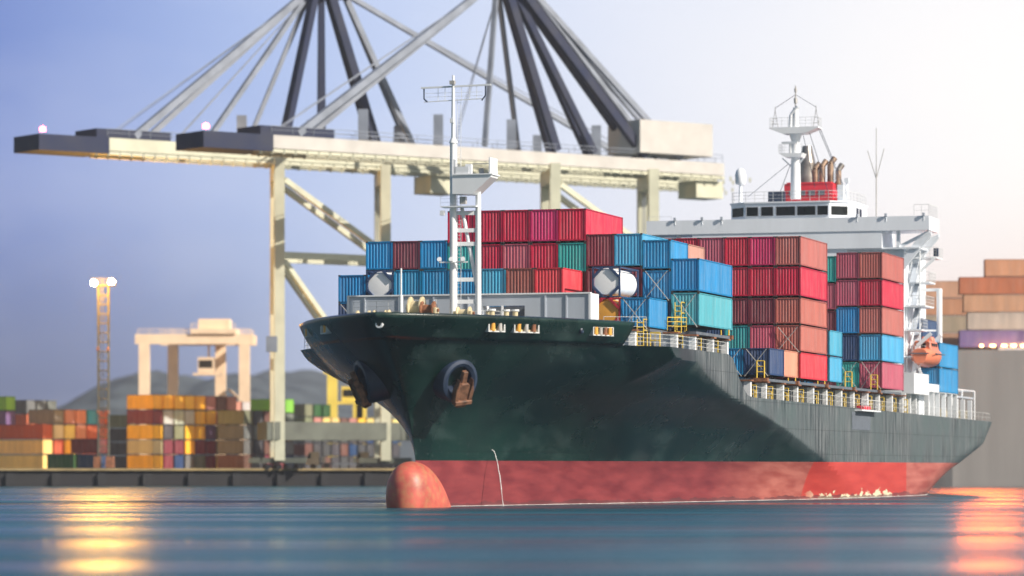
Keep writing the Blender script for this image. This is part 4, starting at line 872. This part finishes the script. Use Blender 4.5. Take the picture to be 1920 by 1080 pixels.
# ------------------------------------------------------------ ship-to-shore cranes
def sts(name_label, tip, t_ws, t_ls, length, zb, white, t_apex, machinery, beams):
    o = bpy.data.objects.new('quay_crane', None); col.objects.link(o)
    d = Vector((.805, .593, 0)).normalized(); w_ = Vector((-.12, 1, 0)).normalized(); base = tip + d * t_ws; o.location = (base.x, base.y, QZ)
    o['label'] = name_label; o['category'] = 'crane'; o['group'] = 'ship to shore cranes on the quay'
    def P(t, z, k=0): v = d * (t - t_ws) + w_ * k; return Vector((v.x, v.y, z - QZ))
    top = 'cranew' if white else 'crane'
    for k in (0, 7):                                            # twin boom girders
        mb = MB(); mb.beam(P(9, zb + 1.5, k), P(length, zb + 1.5, k), 1.3, 2.1, top); mb.beam(P(9, zb + .05, k), P(length, zb + .05, k), 1.5, .5, 'crane')
        n = int(length / 2.2)
        for i in range(n): q = 10 + i * 2.2; mb.beam(P(q, zb - .45, k - .8), P(q, zb + .3, k - .8), .35, .35, 'crane')
        mb.rail([P(12, zb + 2.8, k - .6), P(length, zb + 2.8, k - .6)], 'craneg', 1.2, .07, 4, 2); mb.build('boom_girder', o)
    mb = MB(); mb.beam(P(-3, zb + 1.2, 3.5), P(10, zb + 1.2, 3.5), 8.4, 2.6, 'craned'); mb.beam(P(8, zb + 3.2, 3.5), P(22, zb + 3.2, 3.5), 7, 1.6, 'craned'); mb.build('boom_tip', o)
    mb = MB(); mb.lathe([(0, 0), (.5, .1), (.5, .7), (0, 1.0)], 'redlamp', 10, P(0, zb + 3.2, 3.5)); mb.build('warning_lamp', o, smooth=True)
    for tl in (t_ws, t_ls):                                     # legs
        for k in (-4, 9):
            mb = MB(); mb.beam(P(tl, QZ + 1.5, k), P(tl, zb + .5, k * .9), 1.7, 2.0, 'crane'); mb.build('leg', o)
        mb = MB(); mb.beam(P(tl, zb - 1.5, -4), P(tl, zb - 1.5, 9), 1.8, 2.4, 'crane'); mb.build('portal_beam', o)
    mb = MB()
    for k in (-4, 9):
        mb.beam(P(t_ws, 39, k), P(t_ls, 39, k), .9, 1.1, 'crane'); mb.beam(P(t_ws + 1, zb - 3, k), P(t_ls, 40, k), .8, .9, 'crane'); mb.beam(P(t_ws + 1, 38, k), P(t_ls, 14, k), .7, .8, 'crane')
    mb.build('leg_bracing', o)
    mb = MB()
    for k in (-4, 9): mb.beam(P(t_ws - 3, 9.6, k), P(t_ls + 5, 9.6, k), 1.8, 3.0, 'sill')
    mb.build('sill_beam', o)
    for tl in (t_ws, t_ls):
        for k in (-4, 9):
            mb = MB(); c = P(tl, QZ + 1.2, k)
            for j in range(-4, 5, 2): mb.tube(c + d * (0) + Vector((j * .9, -.9, -.7)), c + Vector((j * .9, .5, -.7)), .45, 'rubber', 10)
            mb.box(c + Vector((0, -.1, .35)), (9, 1.1, .9), 'sill'); mb.build('bogie', o)
    zt = 86; mb = MB()
    for k in (0, 7):
        mb.beam(P(t_ws + 1, zb + 3, k), P(t_apex, zt, 3.5 + (k - 3.5) * .4), 1.2, 1.3, 'craned'); mb.beam(P(t_ws + 9, zb + 3, k), P(t_apex + 1, zt, 3.5), 1.05, 1.1, 'craned')
        mb.beam(P(t_ls - 1, zb + 3, k), P(t_apex + 2.5, zt - 1, 3.5 + (k - 3.5) * .4), 1.25, 1.4, 'craned'); mb.beam(P(t_ls + 7, zb + 3, k), P(t_apex + 6, zt - 2, 3.5), .85, .9, 'craneg')
    mb.box(P(t_apex + 2, zt - .2, 3.5), (8.5, 5, 4), 'craned', Matrix.Rotation(math.atan2(d.y, d.x), 3, 'Z')); mb.build('apex_frame', o)
    mb = MB()
    for t_, k, r_ in ((17, 0, .55), (19, 7, .45), (t_ws - 14, 0, .4), (t_ws - 6, 7, .35)): mb.beam(P(t_, zb + 3, k), P(t_apex - 1, zt - 1, 3.5), r_ * 2, r_ * 2, 'craneg')
    mb.beam(P(length - 14, zb + 3, 2), P(t_apex + 5, zt - 1, 3.5), .8, .8, 'craneg'); mb.build('forestay', o)
    mb = MB()
    for k in (0.6, 6.4):
        for t0, t1 in ((12, t_apex), (t_ws - 20, t_apex), (length - 10, t_apex + 4)): mb.tube(P(t0, zb + 3, k), P(t1, zt - .5, 3.5), .09, 'craneg', 4, cap=False)
    for q in range(3): mb.tube(P(t_ws + 20 + q * .4, zb - 3, 3 + q * .5), P(t_ws + 20 + q * .4, zb - 14, 3 + q * .5), .08, 'craneg', 4, cap=False)
    mb.build('hoist_ropes', o)
    mb = MB(); mb.rail([P(t_ws - 1.2, QZ + 3, -5.3), P(t_ws - 1.2, zb - 3, -5.2)], 'crane', .9, .08, 1.5, 1); mb.box(P(t_ws - 1.6, 24, -5.6), (1.8, 1.8, 2.6), 'craneg'); mb.build('leg_ladder', o)
    if machinery:
        a, b = machinery; mb = MB(); mb.beam(P(a, zb + 6.3, 3.5), P(b, zb + 6.3, 3.5), 9, 5.6, 'cranew'); mb.build('machinery_house', o)
    mb = MB(); mb.beam(P(t_ws + 30, zb - 2, 3.5), P(t_ws + 36, zb - 2, 3.5), 5, 3, 'crane'); mb.build('trolley', o)
    for t_ in beams: mb = MB(); mb.beam(P(t_, zb + 3, 3.5), P(t_, zb + 8, 3.5), 1.6, 1.6, 'craneg'); mb.build('winch_frame', o)
    return o
sts('pale harbour crane with the longer boom, its dark tip furthest left', Vector((-75.6, 592, 0)), 45, 66.5, 138, 54.6, False, 53, None, [38, 52, 70, 100, 118])
sts('second harbour crane with white boom and white machinery house', Vector((-48, 578, 0)), 68, 89, 105, 53.8, True, 58, (84, 100), [30, 45, 60, 78])
# yard gantry cranes
def rtg(px0, px1, Y, ztop, m, label, cab=.7):
    o = bpy.data.objects.new('yard_gantry_crane', None); col.objects.link(o); x0, x1 = PX(px0, Y), PX(px1, Y); w_ = x1 - x0; o.location = (x0, Y, QZ)
    o['label'] = label; o['category'] = 'crane'; H = ztop - QZ; dp = 9
    for x, y in ((1.3, 0), (w_ - 1.3, 0), (6.5, dp), (w_ - 7, dp)): mb = MB(); mb.b2(x - 1.1, x + 1.1, y - .8, y + .8, 0, H - 2.6, m); mb.build('leg', o)
    for y, dx in ((0, 0), (dp, 4.5)): mb = MB(); mb.b2(dx - .6, w_ + .6, y - .7, y + .7, H - 2.7, H - .6, m); mb.rail([(dx, y, H - .6), (w_, y, H - .6)], m, 1.1, .08, 2.4, 2); mb.build('girder', o)
    for x in (1.3, w_ - 1.3): mb = MB(); mb.b2(x - .5, x + .5, .9, dp - .9, H - 2.4, H - 1, m); mb.b2(x - .4, x + .4, .9, dp - .9, H - 9.6, H - 9.0, m); mb.build('cross_beam', o)
    c = w_ * cab; mb = MB(); mb.b2(c - 4.5, c + 5, -1.2, dp + 1, H - .55, H + .5, m); mb.b2(c - 3, c + 3.5, .5, dp - 1, H + .5, H + 2.6, m); mb.rail([(c - 4.4, -1, H + .5), (c + 4.9, -1, H + .5)], m, 1.1, .07, 1.5); mb.build('trolley', o)
    mb = MB(); mb.b2(c - 3.2, c + .2, 1.5, 5, H - 8.6, H - 5.4, m); mb.b2(c - 4.2, c + 1.6, 1.2, 5.4, H - 9.2, H - 8.7, m); mb.b2(c - 1.2, c - .8, 2.8, 3.2, H - 5.4, H - .6, m); cb = mb.build('operator_cab', o)
    mb = MB(); mb.b2(c - 2.9, c - .1, 1.42, 1.49, H - 7.6, H - 6, 'glass'); mb.build('window', cb)
    for i in range(2): mb = MB(); mb.beam((c + 3 + i * .1, 2 + i * 5, H - 12 + i * 0), (c + 9.5, 2 + i * 5, H - 18), .6, .3, m); mb.build('stair_flight', o)
    return o
rtg(259, 470, 770, 32.0, 'rtg', 'pale orange yard gantry crane straddling the container blocks left of the ship', .66)
rtg(612, 735, 800, 26.5, 'rtgy', 'yellow yard gantry crane partly hidden behind the ship bow', .45)
# terminal trucks under the crane
def truck(px, Y, c, label, k):
    o = bpy.data.objects.new('terminal_truck', None); col.objects.link(o); o.location = (PX(px, Y), Y, QZ); o['label'] = label; o['category'] = 'truck'; o['group'] = 'trucks waiting under the quay crane'
    mb = MB(); mb.prism([(0, .7), (2.2, .7), (2.2, 3.0), (.5, 3.0), (0, 1.9)], -1.1, 1.1, 1, 'truckw'); mb.build('cab', o)
    mb = MB(); mb.prism([(.12, 1.95), (.5, 2.85), (.75, 2.85), (.75, 1.95)], -1.13, 1.13, 1, 'glass'); mb.build('window', o)
    mb = MB(); mb.b2(.1, 14.2, -.9, .9, .8, 1.15, 'dgrey'); mb.b2(2.3, 3.2, -.8, .8, 1.15, 2.2, 'rod'); mb.build('chassis', o)
    for x in (1.1, 3.4, 11.2, 12.6):
        mb = MB(); mb.tube((x, -1.2, .5), (x, -.75, .5), .5, 'rubber', 14); mb.tube((x, .75, .5), (x, 1.2, .5), .5, 'rubber', 14); mb.build('wheel', o)
    mb = MB(); mb.box((.02, -.8, 1.0), (.06, .3, .2), 'warm'); mb.build('headlight', o)
    return o
truck(575, 628, 0, 'empty terminal truck under the crane, the left one of the two', 0)
truck(668, 632, 0, 'terminal truck standing closest to the ship bow under the crane', 1)

# ------------------------------------------------------------ moored ship on the right
ms = bpy.data.objects.new('moored_ship', None); col.objects.link(ms); YR = 600; xr = PX(1715, YR); ms.location = (xr, YR, 0)
ms['label'] = 'grey hulled container ship moored at the right behind the stern'; ms['category'] = 'ship'
mb = MB(); mb.prism([(0, 4), (2, 0), (6, -1.5), (130, -1.5), (130, 30), (10, 30), (2, 22)], -2, 22.6, 2, 'farship'); mb.build('hull', ms, smooth=False)
mb = MB(); mb.rail([(8, 1.8, 22.6), (20, -1.3, 22.6), (60, -1.3, 22.6)], 'cranew', 1.1, .06, 2); mb.build('railing', ms)
for x in (10.8, 12.6, 14.5, 16, 17.6, 19.5):
    mb = MB(); mb.tube((x, -.9, 22.6), (x, -.9, 23.1), .06, 'rod', 5); mb.box((x, -.95, 23.3), (.8 if x != 10.8 else .5, .3, .35), 'warm'); mb.build('deck_lamp', ms)
ld = bpy.data.lights.new('deck_lamp_light', 'SPOT'); ld.spot_size = R(140); ld.spot_blend = .5; ld.energy = 60000; ld.color = (1, .17, .02); ld.shadow_soft_size = 7
lo = bpy.data.objects.new('deck_lamp_light', ld); col.objects.link(lo); lo.location = (xr + 9.5, YR - 9.5, 23.4); lo.rotation_euler = (R(-62), 0, 0)
tiers = [('purple', (.20, .13, .32), 1800), ('cream', (.50, .44, .36), 1815), ('pale orange', (.56, .33, .20), 1808), ('rust orange', (.50, .16, .07), 1800), ('salmon', (.62, .30, .16), 1848)]
names = ['lowest', 'second', 'third', 'fourth', 'top']
for i, (cn_, c, px) in enumerate(tiers):
    for k in range(3):
        container((PX(px, YR) + k * 12.35, YR + 1.3, 23.0 + i * 2.9), -math.pi / 2, LL, HH, c, f"{cn_} long container on the moored ship, {names[i]} tier, {ORD[k + 1]} from the left", 'containers on the moored ship')
for i, c in enumerate([(.52, .30, .18), (.45, .34, .26), (.55, .30, .16), (.60, .36, .22)]):
    container((PX(1733, YR + 14), YR + 14, 23.0 + i * 2.9), -math.pi / 2, LL, HH, c, f"faded orange container on the moored ship, behind the lifeboat, {names[i]} tier", 'containers on the moored ship')

# ------------------------------------------------------------ haze
hm = bpy.data.materials.new('harbour_haze'); hm.use_nodes = True; t = hm.node_tree; t.nodes.clear()
ho = t.nodes.new('ShaderNodeOutputMaterial'); pv = t.nodes.new('ShaderNodeVolumePrincipled'); t.links.new(pv.outputs[0], ho.inputs['Volume'])
pv.inputs['Color'].default_value = (.85, .87, .92, 1); pv.inputs['Density'].default_value = .00012; pv.inputs['Anisotropy'].default_value = .3
M['haze'] = hm
HAZE = True
if HAZE:
    mb = MB(); mb.b2(-1200, 1200, -200, 3050, -9, 112, 'haze'); mb.build('haze', kind='stuff', label='thin evening haze hanging over the harbour')
S.cycles.volume_bounces = 1
